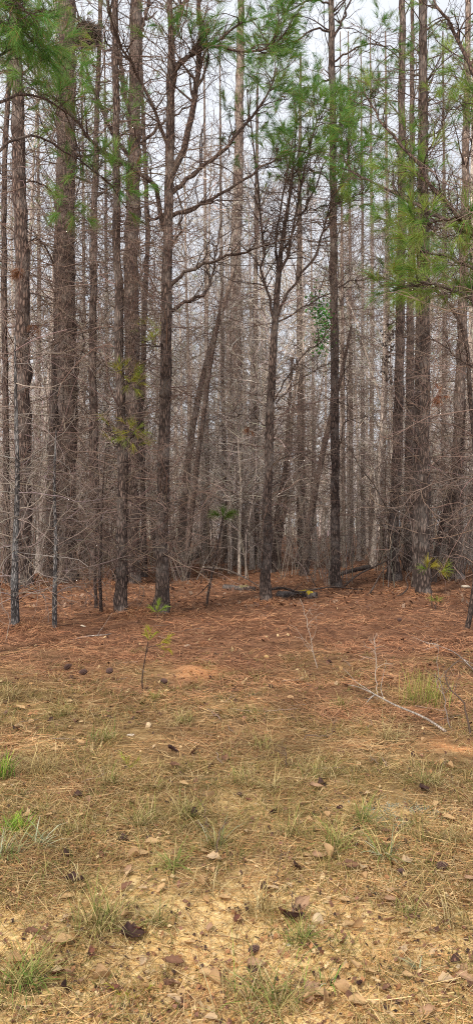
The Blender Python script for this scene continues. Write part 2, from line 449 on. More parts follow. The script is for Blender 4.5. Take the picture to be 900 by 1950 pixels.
# --- left side
feature('A', 'dead_pine', 'thin grey lichen-spotted dead stem standing foremost at the left edge, ringed by pale twigs',
        [(28, 1203, 17), (28, 1150, 15), (30, 1050, 12), (33, 950, 9.5), (33, 850, 8), (30, 740, 6), (29, 640, 3)], 11.4, 'bark_grey', 'dead tree', flare=.15,
        tw=[(.35, 2.6, 22, .95, .0075), (1.5, 4.2, 12, .8, .007)], twc=np.array((.25, .205, .18)))
feature('B', 'dead_sapling', 'thin grey dead sapling standing in front of the doubled big trunks',
        [(104, 1197, 8.5), (105, 1120, 8), (106, 1020, 6.5), (104, 920, 5), (107, 820, 3)], 11.6, 'bark_grey', 'dead tree', flare=.2,
        tw=[(.5, 2.6, 15, .9, .007)], twc=np.array((.235, .19, .165)))
feature('C', 'pine_tree', 'tall dark pine right behind the lichen-spotted stem at the left edge',
        [(42, 1124, 31), (45, 900, 29), (45, 700, 28), (40, 450, 27), (34, 200, 24), (30, 0, 22), (27, -300, 16), (27, -520, 8)], 18.6,
        tw=[(.8, 5, 26, 1.6, .012), (5, 13, 40, 1.7, .013)], crown=(12, 18.5, 30, 1.8, .6))
feature('D', 'pine_tree', 'slender dark pine at the left edge, left of the tall pine by the lichen-spotted stem',
        [(14, 1108, 13), (12, 850, 12), (9, 600, 11), (10, 300, 10), (20, 100, 9), (24, -100, 7), (24, -350, 4)], 20.5,
        tw=[(1.5, 11, 34, 1.3, .009)], crown=(12, 17, 20, 1.5, .6))
feature('E', 'pine_tree', 'thickest pine trunk, right one of the doubled pair behind the thin grey dead sapling',
        [(130, 1106, 32), (130, 960, 33), (129, 800, 35), (126, 600, 39), (124, 450, 40), (127, 200, 36), (128, 0, 33), (128, -300, 22), (128, -560, 9)], 21.0,
        tw=[(1, 6, 34, 1.7, .012), (6, 14, 40, 2.0, .014)],
        limbs=[([(142, 335), (175, 350), (200, 362), (218, 400)], dict(dz=-1.2, r0=.035, r1=.01, twn=16)),
               ([(110, 380), (80, 350), (40, 345), (0, 330)], dict(dz=-1, r0=.03, r1=.01)),
               ([(140, 300), (190, 290), (240, 250), (300, 235)], dict(dz=.5, r0=.05, r1=.015)),
               ([(112, 520), (85, 470), (68, 455), (30, 475), (-20, 470)], dict(dz=-1.5, r0=.03, r1=.008)),
               ([(130, 600), (160, 640), (150, 700), (145, 760)], dict(dz=-1, r0=.03, r1=.008))], crown=(14, 21, 34, 2.2, .6))
feature('F', 'pine_tree', 'dark pine trunk against the left side of the thickest trunk, merging with it higher up',
        [(99, 1102, 23), (101, 960, 24), (106, 800, 24), (112, 600, 20), (118, 400, 17), (120, 150, 13), (122, -100, 8)], 22.5,
        tw=[(1, 10, 36, 1.6, .012)], crown=(11, 16, 20, 1.6, .6))
feature('G', 'pine_tree', 'slim pine standing alone between the thickest trunk and the close pair right of it',
        [(181, 1113, 17), (179, 900, 17), (177, 700, 15), (179, 450, 13), (184, 250, 10), (190, 50, 8), (192, -200, 4)], 20.0,
        tw=[(1, 9, 44, 1.3, .010)], crown=(10, 15, 16, 1.4, .5))
YG = ((.20, .26, .035), (.34, .30, .04))
feature('H', 'pine_tree', 'nearer thinner pine of the close pair, bark flaking at its foot, yellow-green sprays beside it',
        [(231, 1179, 20), (232, 1060, 21), (232, 850, 20), (226, 600, 17), (222, 400, 15), (220, 180, 13), (219, 0, 11), (217, -200, 7), (216, -420, 3)], 13.0, 'bark_young',
        tw=[(.7, 4.5, 40, 1.1, .009), (4.5, 9.5, 34, 1.2, .009)],
        limbs=[([(236, 700), (228, 712), (236, 725), (256, 738)], dict(dz=-.5, r0=.012, r1=.005, twn=7, twL=.25, needles=.2, ncol=YG, frac=.8, nn=26, nL=.16)),
               ([(233, 868), (245, 850), (252, 832), (258, 818)], dict(dz=-.5, r0=.012, r1=.005, twn=8, twL=.25, needles=.1, ncol=YG, frac=.6, nn=22, nL=.16)),
               ([(226, 860), (215, 840), (210, 815)], dict(dz=-.3, r0=.01, r1=.004, twn=5, twL=.2, needles=.1, ncol=YG, frac=.6, nn=20, nL=.15))],
        crown=(9.5, 13, 14, 1.2, .6))
feature('I', 'pine_tree', 'farther thicker pine of the close pair, dark limbs rising from its left side',
        [(250, 1104, 28), (251, 900, 29), (253, 700, 29), (251, 450, 28), (256, 250, 25), (259, 0, 22), (262, -300, 14), (263, -480, 7)], 20.5,
        tw=[(1, 6, 26, 1.5, .011), (6, 13, 40, 1.7, .013)],
        limbs=[([(262, 268), (240, 190), (224, 100), (210, 30), (196, -30)], dict(dz=-.8, r0=.075, r1=.03, twn=18, twL=1)),
               ([(268, 60), (280, 20), (292, -30)], dict(dz=.5, r0=.06, r1=.03)),
               ([(248, 300), (215, 255), (185, 190), (160, 110), (150, 30)], dict(dz=-2, r0=.06, r1=.02, twn=16, twL=.9)),
               ([(268, 275), (300, 245), (340, 215), (380, 190)], dict(dz=-1, r0=.045, r1=.012, twn=14)),
               ([(262, 520), (275, 560), (290, 590), (303, 605)], dict(dz=-2, r0=.035, r1=.01, twn=8)),
               ([(262, 600), (275, 625), (285, 630), (290, 660)], dict(dz=-4, r0=.02, r1=.006, twn=9, twL=.3, needles=.2, ncol=YG, frac=.6, nn=24)),
               ([(262, 265), (248, 225), (244, 195)], dict(dz=-5, r0=.02, r1=.008, twn=14, twL=.5, needles=.3, frac=.7, nn=40))],
        crown=(13, 19, 26, 1.9, .6))
feature('J', 'pine_tree', 'slim dark stem standing just behind the close pair, on their right',
        [(276, 1085, 9), (272, 900, 10), (270, 760, 10), (277, 560, 10), (281, 450, 9), (276, 300, 8), (270, 150, 6), (268, -50, 3)], 23.5,
        tw=[(1, 10, 34, 1.3, .010)])
# --- centre left pine with heavy limbs
g_ = (G1, G2)
feature('K', 'pine_tree', 'dark forked pine with heavy upswept limbs, a bright green sprig at its foot',
        [(307, 1177, 25), (309, 1060, 24), (312, 850, 22), (317, 620, 21), (319, 450, 19), (323, 300, 17.5), (325, 150, 15), (326, 50, 12.5), (316, -80, 8), (308, -260, 4)], 13.1, 'bark_young',
        tw=[(.7, 5, 46, 1.0, .008), (5, 10.5, 44, 1.2, .009)],
        limbs=[([(324, 345), (345, 298), (366, 220), (373, 150), (381, 80), (380, 0), (388, -120)], dict(dz=-.4, r0=.062, r1=.03, twn=20, twL=1.0, needles=.75, frac=.4)),
               ([(324, 370), (350, 345), (382, 318), (440, 272), (480, 222), (512, 172), (527, 130)], dict(dz=.8, r0=.045, r1=.014, twn=30, twL=.9, needles=.55, frac=.55)),
               ([(326, 412), (380, 392), (450, 352), (520, 306), (570, 285)], dict(dz=1.0, r0=.038, r1=.010, twn=22, twL=.9, needles=.75, frac=.5)),
               ([(325, 545), (355, 518), (400, 500), (450, 484), (500, 466), (560, 455)], dict(dz=-.6, r0=.036, r1=.009, twn=26, twL=.8)),
               ([(327, 592), (350, 577), (385, 562), (405, 530), (412, 480), (422, 420)], dict(dz=.5, r0=.035, r1=.010, twn=18, twL=.8)),
               ([(312, 440), (300, 370), (280, 340), (230, 310), (175, 268), (140, 225), (95, 175), (40, 110)], dict(dz=-1.6, r0=.045, r1=.012, twn=34, twL=1.0, needles=.75, frac=.5)),
               ([(322, 400), (300, 415), (270, 425), (230, 420)], dict(dz=1.0, r0=.03, r1=.008)),
               ([(325, 250), (330, 150), (350, 115), (372, 100), (440, 60), (490, 35)], dict(dz=-.5, r0=.042, r1=.012, twn=26, twL=.9, needles=.6, frac=.55)),
               ([(325, 50), (345, 15), (360, -20), (370, -120)], dict(dz=.5, r0=.045, r1=.02, twn=14, twL=.8)),
               ([(324, 470), (340, 440), (352, 400), (420, 380), (470, 385)], dict(dz=-.9, r0=.022, r1=.007, twn=18)),
               ([(330, 130), (390, 85), (450, 95), (505, 95), (545, 60)], dict(dz=-1.2, r0=.03, r1=.010, twn=26, twL=.8, needles=.55, frac=.6)),
               ([(318, 640), (300, 660), (270, 655), (250, 690), (200, 720)], dict(dz=-.8, r0=.02, r1=.006)),
               ([(305, 1070), (325, 1040), (333, 1015)], dict(dz=-.4, r0=.012, r1=.005, twn=6, twL=.3)),
               ([(324, 300), (300, 230), (265, 150), (232, 90), (205, 20)], dict(dz=-1.4, r0=.035, r1=.012, twn=20, twL=.9))],
        crown=(10.5, 13.5, 12, 1.5, .6))
# --- young forked pine in the middle
feature('L', 'pine_tree', 'young forked pine in the middle whose crown spreads like a fan above head height',
        [(505, 1152, 18), (507, 1050, 17.5), (512, 850, 16.5), (517, 720, 15), (524, 605, 13.5), (530, 520, 10), (540, 440, 8), (550, 380, 6), (560, 300, 4)], 15.2, 'bark_young',
        tw=[(.9, 4.8, 40, 1.2, .008), (5.2, 9, 40, 1.1, .008)],
        limbs=[([(522, 615), (508, 560), (499, 510), (496, 440), (490, 350), (478, 250), (470, 170)], dict(dz=-.3, r0=0.030, r1=.012, twn=24, twL=1.0, needles=.7, frac=.5)),
               ([(524, 605), (526, 540), (527, 480), (530, 420), (545, 330), (560, 240), (565, 180)], dict(dz=.6, r0=0.029, r1=.012, twn=30, twL=.8, needles=.7, frac=.6)),
               ([(530, 520), (541, 500), (553, 460), (572, 360), (590, 280), (612, 210)], dict(dz=-.8, r0=0.032, r1=.012, twn=34, twL=.8, needles=.62, frac=.6)),
               ([(527, 605), (560, 540), (600, 480), (622, 420), (650, 340), (668, 280)], dict(dz=-.5, r0=0.029, r1=.011, twn=34, twL=.8, needles=.68, frac=.6)),
               ([(530, 612), (570, 590), (620, 560), (670, 535), (720, 528)], dict(dz=.5, r0=0.019, r1=.008, twn=22, twL=.7)),
               ([(523, 762), (545, 722), (582, 670), (620, 640), (650, 570)], dict(dz=-.8, r0=0.016, r1=.007, twn=22, twL=.7)),
               ([(525, 768), (560, 735), (605, 702), (650, 672)], dict(dz=.7, r0=0.016, r1=.007, twn=18, twL=.7)),
               ([(517, 890), (540, 873), (582, 862), (640, 866)], dict(dz=-.4, r0=0.013, r1=.007, twn=9, twL=.6)),
               ([(516, 820), (490, 800), (450, 790), (400, 800)], dict(dz=.5, r0=0.013, r1=.006, twn=14)),
               ([(545, 420), (590, 400), (640, 385), (700, 365)], dict(dz=-1.0, r0=0.014, r1=.007, twn=22, twL=.7, needles=.68, frac=.6)),
               ([(535, 480), (580, 400), (610, 330), (640, 260), (655, 190)], dict(dz=.8, r0=0.022, r1=.008, twn=30, twL=.7, needles=.65, frac=.6))],
        crown=(8.2, 9.6, 5, 1.0, .5))
feature('M', 'pine_tree', 'straight slender pine right of the middle, ivy-green sprays hanging on its left side',
        [(637, 1121, 18), (637, 1000, 17.5), (637, 850, 17), (636, 650, 16), (634, 450, 15), (633, 250, 13.5), (631, 50, 12), (630, -150, 9), (629, -400, 4)], 18.8, 'bark_young',
        tw=[(1.2, 7, 34, 1.2, .008), (7, 12.5, 44, 1.4, .009)],
        limbs=[([(632, 150), (605, 160), (575, 175), (540, 190)], dict(dz=-1.2, r0=.025, r1=.008, twn=22, needles=.4, frac=.6)),
               ([(632, 80), (650, 40), (668, -10), (675, -80)], dict(dz=.3, r0=.035, r1=.015)),
               ([(631, 60), (600, 55), (565, 75), (520, 100), (480, 95)], dict(dz=-1.6, r0=.028, r1=.008, twn=26, twL=.9, needles=.35, frac=.7)),
               ([(630, 10), (590, 0), (550, 20), (510, 30)], dict(dz=-1.0, r0=.026, r1=.008, twn=24, twL=.9, needles=.35, frac=.7)),
               ([(631, 120), (680, 90), (730, 85), (775, 110)], dict(dz=-1.2, r0=.026, r1=.008, twn=22, twL=.9, needles=.45, frac=.6)),
               ([(632, 260), (660, 215), (700, 190), (730, 170)], dict(dz=-1.0, r0=.025, r1=.008, twn=22, needles=.4, frac=.6)),
               ([(634, 350), (610, 330), (580, 325), (540, 335)], dict(dz=-1.0, r0=.02, r1=.007, twn=20, needles=.4, frac=.6)),
               ([(634, 340), (655, 310), (680, 290), (705, 300)], dict(dz=-1.4, r0=.02, r1=.007, twn=20, needles=.3, frac=.7)),
               ([(634, 310), (640, 250), (640, 200)], dict(dz=-1.6, r0=.02, r1=.007, twn=22, needles=.2, frac=.8)),
               ([(641, 870), (655, 800), (662, 770), (655, 700), (652, 660)], dict(dz=-.8, r0=.014, r1=.005, twn=10))],
        crown=(12, 17, 20, 1.5, .6))
# --- right side
feature('N', 'pine_tree', 'dark straight pine on the right, leftmost trunk of the right-hand cluster, wide at its foot',
        [(747, 1109, 23), (749, 1000, 20.5), (756, 850, 19), (760, 650, 17.5), (763, 450, 15.5), (764, 200, 14), (765, 0, 12), (766, -250, 7), (766, -420, 4)], 20.6,
        tw=[(1.2, 7, 34, 1.4, .009), (7, 13, 44, 1.5, .010)], crown=(9, 18, 30, 1.7, .5))
feature('O', 'pine_tree', 'brown pine half hidden between the dark straight pine and the two-toned trunk on the right',
        [(776, 1092, 17), (777, 950, 17), (779, 800, 16), (781, 600, 14), (783, 350, 11), (784, 100, 8), (785, -150, 4)], 24.5,
        tw=[(1.5, 12, 40, 1.4, .010)], crown=(11, 17, 20, 1.6, .6))
feature('P', 'pine_tree', 'greyish two-toned pine trunk on the right with a small green-needled seedling at its foot',
        [(806, 1137, 24), (806, 1000, 22.5), (808, 850, 21), (808, 650, 19), (808, 450, 17), (807, 200, 14.5), (805, 0, 14), (804, -250, 8), (804, -400, 5)], 16.6,
        tw=[(1.2, 7, 30, 1.3, .009), (7, 12, 36, 1.4, .010)],
        limbs=[([(806, 470), (790, 440), (765, 420), (740, 430)], dict(dz=-1.0, r0=.022, r1=.007, twn=20, needles=.2, frac=.6, ncol=(G1, G3))),
               ([(808, 590), (790, 560), (770, 545), (745, 560)], dict(dz=-1.2, r0=.02, r1=.007, twn=18, needles=.3, frac=.6, ncol=(G1, G3))),
               ([(808, 400), (800, 360), (790, 330), (770, 310)], dict(dz=-1.4, r0=.022, r1=.007, twn=20, needles=.3, frac=.6, ncol=(G1, G3))),
               ([(808, 300), (830, 260), (850, 215), (880, 200)], dict(dz=-1.0, r0=.022, r1=.007, twn=20, needles=.3, frac=.5, ncol=(G1, G3)))],
        crown=(9, 14.5, 24, 1.4, .5))
feature('Q', 'pine_tree', 'greyish pine trunk tight against the left side of the two-toned one on the right',
        [(791, 1122, 15), (792, 950, 14.5), (795, 750, 14), (798, 500, 12), (800, 250, 10), (800, 0, 7), (800, -200, 4)], 18.3,
        tw=[(1.5, 10, 34, 1.2, .009)])
feature('R', 'pine_tree', 'pale brown pine at the right, between the two-toned trunk and the edge, patchy bark',
        [(864, 1110, 27), (866, 1000, 25), (872, 850, 22), (878, 650, 19), (884, 420, 16), (888, 200, 13), (890, 0, 10), (890, -250, 5)], 21.5, 'bark_mid',
        tw=[(1.5, 12, 44, 1.5, .010)], crown=(11, 17, 22, 1.7, .6))
# off-frame pine whose limbs reach in from the right
feature('S', 'pine_tree', 'near pine at the right edge reaching long dark limbs and bright needles into view',
        [(965, 1260, 36), (962, 1000, 32), (958, 700, 28), (950, 400, 24), (945, 100, 18), (940, -250, 10), (938, -500, 5)], 9.0, 'bark_young',
        tw=[(1.0, 5, 24, 1.2, .008)],
        limbs=[([(950, 470), (900, 437), (840, 376), (775, 292), (735, 245), (700, 190)], dict(dz=.8, r0=.036, r1=.009, twn=28, twL=.55, needles=.5, frac=.22, ncol=(G1, G3), w=.003)),
               ([(950, 455), (900, 447), (840, 410), (770, 380), (700, 340), (650, 320)], dict(dz=1.2, r0=.034, r1=.008, twn=26, twL=.5, needles=.5, frac=.25, ncol=(G1, G3), w=.003)),
               ([(945, 200), (900, 142), (865, 72), (825, 5), (790, -60)], dict(dz=.3, r0=.03, r1=.010, twn=20, twL=.6, needles=.7, frac=.3, w=.003)),
               ([(950, 420), (910, 440), (885, 425), (850, 415), (800, 425)], dict(dz=-.4, r0=.028, r1=.007, twn=18, twL=.4, needles=.3, frac=.5, ncol=(G1, G3), w=.003)),
               ([(957, 640), (920, 600), (880, 560), (830, 540), (790, 545), (740, 555)], dict(dz=.7, r0=.028, r1=.007, twn=26, twL=.45, needles=.35, frac=.6, ncol=(G1, G3), w=.003)),
               ([(955, 560), (910, 520), (860, 495), (810, 480), (770, 490)], dict(dz=1.0, r0=.026, r1=.007, twn=24, twL=.45, needles=.3, frac=.6, ncol=(G1, G3), w=.003)),
               ([(960, 860), (930, 960), (900, 945), (850, 905), (815, 855), (790, 800)], dict(dz=.6, r0=.016, r1=.005, twn=12, twL=.5)),
               ([(945, 300), (910, 250), (900, 180), (880, 120)], dict(dz=1.2, r0=.02, r1=.007, twn=18, twL=.4, needles=.3, frac=.5, ncol=(G1, G3), w=.003)),
               ([(955, 600), (925, 700), (880, 690), (830, 650), (790, 640), (740, 590)], dict(dz=.4, r0=.014, r1=.004, twn=14, twL=.4))])
feature('T', 'bent_sapling', 'bowed dark sapling at the right edge arching over towards the cluster of trunks',
        [(884, 1240, 10), (905, 1080, 10), (906, 900, 10), (894, 740, 9), (884, 640, 8), (858, 585, 7), (820, 545, 5), (775, 510, 3)], 11.5, 'limb', 'sapling', sides=8, flare=.1,
        tw=[(1.5, 5.2, 26, .9, .007)])
# top-left near foliage, off-frame pine
feature('U', 'pine_tree', 'near pine at the upper left edge showing only its drooping green-needled limbs',
        [(-75, 1262, 36), (-72, 900, 30), (-66, 500, 25), (-62, 100, 19), (-60, -300, 10)], 9.0, 'bark_young',
        limbs=[([(-64, 160), (-30, 95), (10, 60), (45, 60), (85, 90)], dict(dz=.6, r0=.025, r1=.006, twn=30, twL=.45, needles=.2, frac=.7, w=.003)),
               ([(-62, 60), (-20, 25), (20, 10), (70, 30)], dict(dz=-.3, r0=.025, r1=.006, twn=28, twL=.45, needles=.2, frac=.7, w=.003)),
               ([(-64, 260), (-10, 200), (60, 180), (120, 210), (150, 300), (140, 410)], dict(dz=2.4, r0=.022, r1=.005, twn=30, twL=.5, needles=.45, frac=.45, w=.0035)),
               ([(-62, 130), (0, 100), (60, 90), (110, 100), (130, 170)], dict(dz=3, r0=.02, r1=.005, twn=26, twL=.5, needles=.4, frac=.5, w=.0035)),
               ([(-62, 330), (0, 290), (60, 255), (120, 290), (200, 340), (245, 400)], dict(dz=2.2, r0=.022, r1=.006, twn=22, twL=.6, needles=.8, frac=.3))])

# --- mid-distance leaning and thin stems
def stem(name, label, pl, d, m='bark_mid', cat='tree', dd=None, tw=(1, 8, 30, 1.1, .009), **k):
    feature('x', name, label, pl, d, m, cat, tw=[tw] if tw else None, sides=9, dd=dd, **k)
stem('pale_tree', 'broad pale grey trunk in the middle distance, left of the young forked pine', [(452, 1075, 27), (450, 800, 26), (448, 560, 23), (454, 300, 19), (458, 50, 14), (460, -150, 8)], 29, tw=(2, 16, 50, 1.7, .011))
stem('thin_tree', 'pale thin trunk close behind the young forked pine, on its left', [(488, 1075, 12), (487, 800, 11.5), (486, 600, 10), (488, 350, 7), (490, 150, 4)], 30, tw=(2, 15, 40, 1.4, .01))
stem('thin_tree', 'pale upright trunk behind the leaning stem, between the forked and the straight slender pine', [(574, 1080, 17), (573, 930, 15), (572, 800, 13), (569, 600, 11), (570, 350, 8), (572, 100, 4)], 28, tw=(2, 15, 40, 1.4, .01))
stem('leaning_tree', 'dark stem leaning right across the gap left of the straight slender pine', [(577, 1096, 14), (584, 1040, 14), (592, 980, 13), (608, 890, 12), (631, 790, 10), (652, 700, 7), (668, 620, 4)], 23.5, 'limb')
stem('leaning_tree', 'longest leaning stem right of the forked dark pine, its top reaching the pale trunk', [(342, 1090, 13), (350, 960, 13), (371, 790, 12), (405, 650, 10.5), (437, 545, 8), (455, 470, 5)], 24, 'bark_mid')
stem('leaning_tree', 'shorter brown leaning stem right of the forked dark pine, ending in fine reddish twigs', [(353, 1084, 11), (372, 910, 10), (386, 800, 9), (402, 690, 7.5), (414, 620, 6), (424, 540, 3)], 22, 'limb')
stem('leaning_tree', 'slim dark stem leaning right, just right of the young forked pine', [(518, 1062, 11), (531, 960, 10), (545, 870, 8.5), (549, 780, 7), (556, 680, 4)], 25.5, 'limb')
stem('leaning_tree', 'slim grey stem leaning right, second one right of the young forked pine', [(528, 1056, 10), (543, 950, 9.5), (550, 880, 8), (556, 790, 6), (566, 690, 3)], 27)
stem('leaning_tree', 'dark crooked stem leaning right beyond the two-toned trunk', [(824, 1102, 11), (830, 1050, 11), (846, 985, 10), (862, 905, 8), (878, 850, 6), (885, 760, 3)], 21, 'limb')
stem('dead_snag', 'pale bare snag leaning left behind the dark leaning stem', [(577, 1075, 7), (578, 1020, 8), (572, 960, 7), (566, 915, 6), (560, 872, 4)], 27, 'bark_pale', 'dead tree', tw=None)
for i, (lb, x0, y0, w, d, x1) in enumerate((
        ('hair-thin pale trunk first in the row right of the straight slender pine', 668, 1064, 9, 33, 666),
        ('second pale trunk in the row right of the straight slender pine', 689, 1058, 8, 36, 690),
        ('third pale trunk in the row right of the straight slender pine', 706, 1052, 10, 38, 708),
        ('pale trunk last in the row before the dark straight pine on the right', 727, 1060, 11, 34, 737),
        ('pale thin trunk seen right of the two-toned trunk', 842, 1058, 11, 32, 846),
        ('slim brown trunk close to the left side of the pale broad trunk in the middle', 428, 1062, 9, 32, 422),
        ('slim pale trunk between the forked dark pine and the two leaning stems', 395, 1060, 10, 34, 392),
        ('slim pale trunk in the gap between the thickest trunk and the slim lone pine', 158, 1066, 10, 31, 160),
        ('slim pale trunk just right of the slim lone pine on the left', 206, 1070, 9, 29, 203),
        ('slim pale trunk between the tall left pine and the doubled trunks', 72, 1066, 11, 31, 75),
        ('slim grey trunk directly right of the straight slender pine, close to it', 654, 1072, 8, 28, 651))):
    stem('thin_tree', lb, [(x0, y0, w), (x0 * .6 + x1 * .4, 800, w * .9), (x1, 550, w * .75), (x1 - 2, 300, w * .5), (x1 - 4, 60, w * .25)], d, tw=(2, 15, 36, 1.3, .01))
for lb, px, d, hh in (('short dark sapling, left of two, before the slim lone pine', 183, 14.0, 1050), ('short dark sapling, right of two, before the slim lone pine', 193, 13.2, 1040)):
    yb = HY + EYE * F / d
    stem('bare_sapling', lb, [(px + 1, yb, 7), (px - 2, yb - 70, 6), (px, hh - 60, 4.5), (px + 8, hh - 190, 2)], d, 'limb', 'sapling', tw=(.5, 2.6, 16, .7, .006), flare=.1)

# ------------------------------------------------------------------ the wood behind: prototypes and copies
def far_tree(seed, H, r, needles, nb=26, bend=.3, tone=1.0):
    rg = np.random.default_rng(seed)
    k = 16
    z = np.linspace(-.15, H, k)
    P = np.column_stack([np.cumsum(np.cumsum(rg.normal(0, bend / k, k))) * .22, np.cumsum(np.cumsum(rg.normal(0, bend / k, k))) * .22, z])
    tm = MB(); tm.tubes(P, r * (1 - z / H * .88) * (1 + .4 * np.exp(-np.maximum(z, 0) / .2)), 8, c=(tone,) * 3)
    wm, cm = MB(), MB()
    C, R = grow(P[None], int(nb * 1.3), 2.0, r * .2, (30, 75), .16, .2, 7, .12, 1.0, .4, rg=rg); wm.tubes(C, R, 4, c=tcol(len(C), TWF_HAZED))
    C2, R2 = grow(C, 6, 1.2, .011, (25, 60), .08, .2, 5, .15, 1, .4, rg=rg); wm.tubes(C2, R2, 3, c=tcol(len(C2), TWF_HAZED))
    C3, R3 = grow(C2, 3, .75, .0065, (25, 60), .08, .22, 4, .2, 1, .3, rg=rg); wm.tubes(C3, R3, 3, c=tcol(len(C3), TWF_HAZED))
    root = empty('woodland_tree', (0, 0, -500))
    t = tm.build('trunk', M['bark_hazed'], root); w = wm.build('twigs', M['twig'], root); tag(w, kind='stuff')
    kids = [t, w]
    if needles:
        lo = .6
        A, RA = grow(P[None], 26, 1.7, .03, (45, 80), .1, .12, 6, lo, 1.0, .2, rg=rg); B, RB = grow(A, 5, .8, .012, (25, 60), .1, .2, 4, .4, 1, .3, rg=rg)
        cm.tubes(A, RA, 3, c=(.10, .08, .065)); cm.tubes(B, RB, 3, c=(.10, .08, .065))
        pts, dirs = tips_of([A, B], .75)
        needle_tufts(cm, pts, dirs, 26, .24, .010, ((.17, .24, .085), (.28, .34, .12)), axis=.16)
        c = cm.build('crown', M['needle'], root); kids.append(c)
    return root, kids, H > 11
TWF_HAZED = np.array((.56, .49, .43))  # twig colour of the wood behind, paled to stand in for haze
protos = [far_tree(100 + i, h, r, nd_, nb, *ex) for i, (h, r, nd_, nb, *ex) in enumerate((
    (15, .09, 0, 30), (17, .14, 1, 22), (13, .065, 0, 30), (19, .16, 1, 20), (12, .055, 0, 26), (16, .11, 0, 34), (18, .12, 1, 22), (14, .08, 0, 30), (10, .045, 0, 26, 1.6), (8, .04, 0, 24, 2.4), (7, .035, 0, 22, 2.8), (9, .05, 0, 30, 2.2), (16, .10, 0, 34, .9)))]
weights = np.array([3, 2.6, 4, 2.2, 4, 3, 2.4, 4, 3.5, 4.5, 4.5, 4, 3]); weights /= weights.sum()
near_x = [(FT[k][2].location.x, FT[k][2].location.y) for k in FT]
cnt = 0; used = set()
rg = np.random.default_rng(5)
spots = []
tries = 0
while len(spots) < 285 and tries < 20000:
    tries += 1
    d = (24 ** 2 + rg.random() * (74 ** 2 - 24 ** 2)) ** .5 if rg.random() < .8 else rg.uniform(25, 45)
    x = rg.uniform(-.41, .41) * d
    if any((x - a) ** 2 + (d - b) ** 2 < (.9 if d < 45 else .5) for a, b in spots): continue
    spots.append((x, d))
GL = 'bare trees of the wood behind'
GP = 'green-topped pines of the wood behind'
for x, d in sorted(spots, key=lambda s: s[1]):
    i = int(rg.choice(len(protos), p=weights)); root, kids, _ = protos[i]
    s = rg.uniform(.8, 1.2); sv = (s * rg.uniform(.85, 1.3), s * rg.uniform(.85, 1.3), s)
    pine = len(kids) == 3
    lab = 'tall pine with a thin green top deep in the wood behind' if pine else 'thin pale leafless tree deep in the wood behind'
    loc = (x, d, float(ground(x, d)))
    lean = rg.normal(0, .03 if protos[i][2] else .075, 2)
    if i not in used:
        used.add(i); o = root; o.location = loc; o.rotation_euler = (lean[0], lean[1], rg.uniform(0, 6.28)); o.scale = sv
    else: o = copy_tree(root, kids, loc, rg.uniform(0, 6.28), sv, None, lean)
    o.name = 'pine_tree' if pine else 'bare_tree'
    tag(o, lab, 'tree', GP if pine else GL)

# farthest wood: reads as one mass
def far_woods():
    mb = MB(); n = 950
    d = rng.uniform(76, 150, n); x = rng.uniform(-.5, .5, n) * d; H = rng.uniform(8, 14, n)
    k = 8; t = np.linspace(0, 1, k)
    P = np.stack([x[:, None] + np.cumsum(rng.normal(0, .12, (n, k)), 1), d[:, None] + 0 * t, H[:, None] * t[None] - .3], -1)
    mb.tubes(P, (rng.uniform(.05, .14, n))[:, None] * (1 - .85 * t)[None], 4, c=tcol(n, np.array((.62, .55, .49))))  # stem and twig colours here lightened as painted distance haze
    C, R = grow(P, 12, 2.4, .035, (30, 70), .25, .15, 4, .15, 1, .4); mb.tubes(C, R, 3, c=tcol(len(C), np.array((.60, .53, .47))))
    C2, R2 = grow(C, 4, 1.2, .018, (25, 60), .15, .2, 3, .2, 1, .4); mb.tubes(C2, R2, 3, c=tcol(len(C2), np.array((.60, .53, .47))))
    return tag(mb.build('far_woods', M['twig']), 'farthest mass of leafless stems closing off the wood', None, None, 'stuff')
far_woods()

# ------------------------------------------------------------------ bare brush
def shrub(seed, H, n, tone, spread=35, sag=.10):
    rg_ = np.random.default_rng(seed); mb = MB()
    a = rg_.uniform(0, 6.28, n); b = np.radians(rg_.uniform(3, spread, n))
    d = np.column_stack([np.sin(b) * np.cos(a), np.sin(b) * np.sin(a), np.cos(b)])
    k = 8; P = np.empty((n, k, 3)); P[:, 0] = np.column_stack([rg_.normal(0, .12, n), rg_.normal(0, .12, n), np.full(n, -.05)])
    L = H * rg_.uniform(.5, 1.1, n)
    for j in range(1, k):
        d = nrm(d + rg_.normal(0, sag, (n, 3))); P[:, j] = P[:, j - 1] + d * (L / (k - 1))[:, None]
    sm = MB(); sm.tubes(P, (rg_.uniform(.007, .014, n) * (1.5 if n < 4 else 1))[:, None] * np.linspace(1, .4, k)[None], 5, c=tcol(n, tone))
    C, R = grow(P, 6, H * .40, .0052, (25, 65), .05, .2, 5, .15, 1, .4, rg=rg_); mb.tubes(C, R, 3, c=tcol(len(C), tone))
    C2, R2 = grow(C, 3, H * .2, .0036, (25, 65), .0, .25, 4, .2, 1, .4, rg=rg_); mb.tubes(C2, R2, 3, c=tcol(len(C2), tone))
    root = empty('bare_shrub', (0, 0, -500))
    s_ = sm.build('stems', M['twig'], root); tag(s_, kind='stuff')
    t_ = mb.build('twigs', M['twig'], root); tag(t_, kind='stuff')
    return root, [s_, t_]
sp = [shrub(200, 2.6, 6, np.array((.22, .18, .15))), shrub(201, 1.8, 8, np.array((.26, .21, .18))), shrub(202, 3.6, 5, np.array((.20, .165, .14))), shrub(203, 1.2, 9, np.array((.18, .12, .09)), 60), shrub(204, 4.6, 4, np.array((.23, .19, .165)), 20), shrub(205, 5.5, 2, np.array((.115, .085, .07)), 25, .14), shrub(206, 6.5, 2, np.array((.14, .105, .085)), 22, .12), shrub(207, 4.2, 3, np.array((.11, .08, .065)), 35, .16)]
usedS = set(); n_ = 0
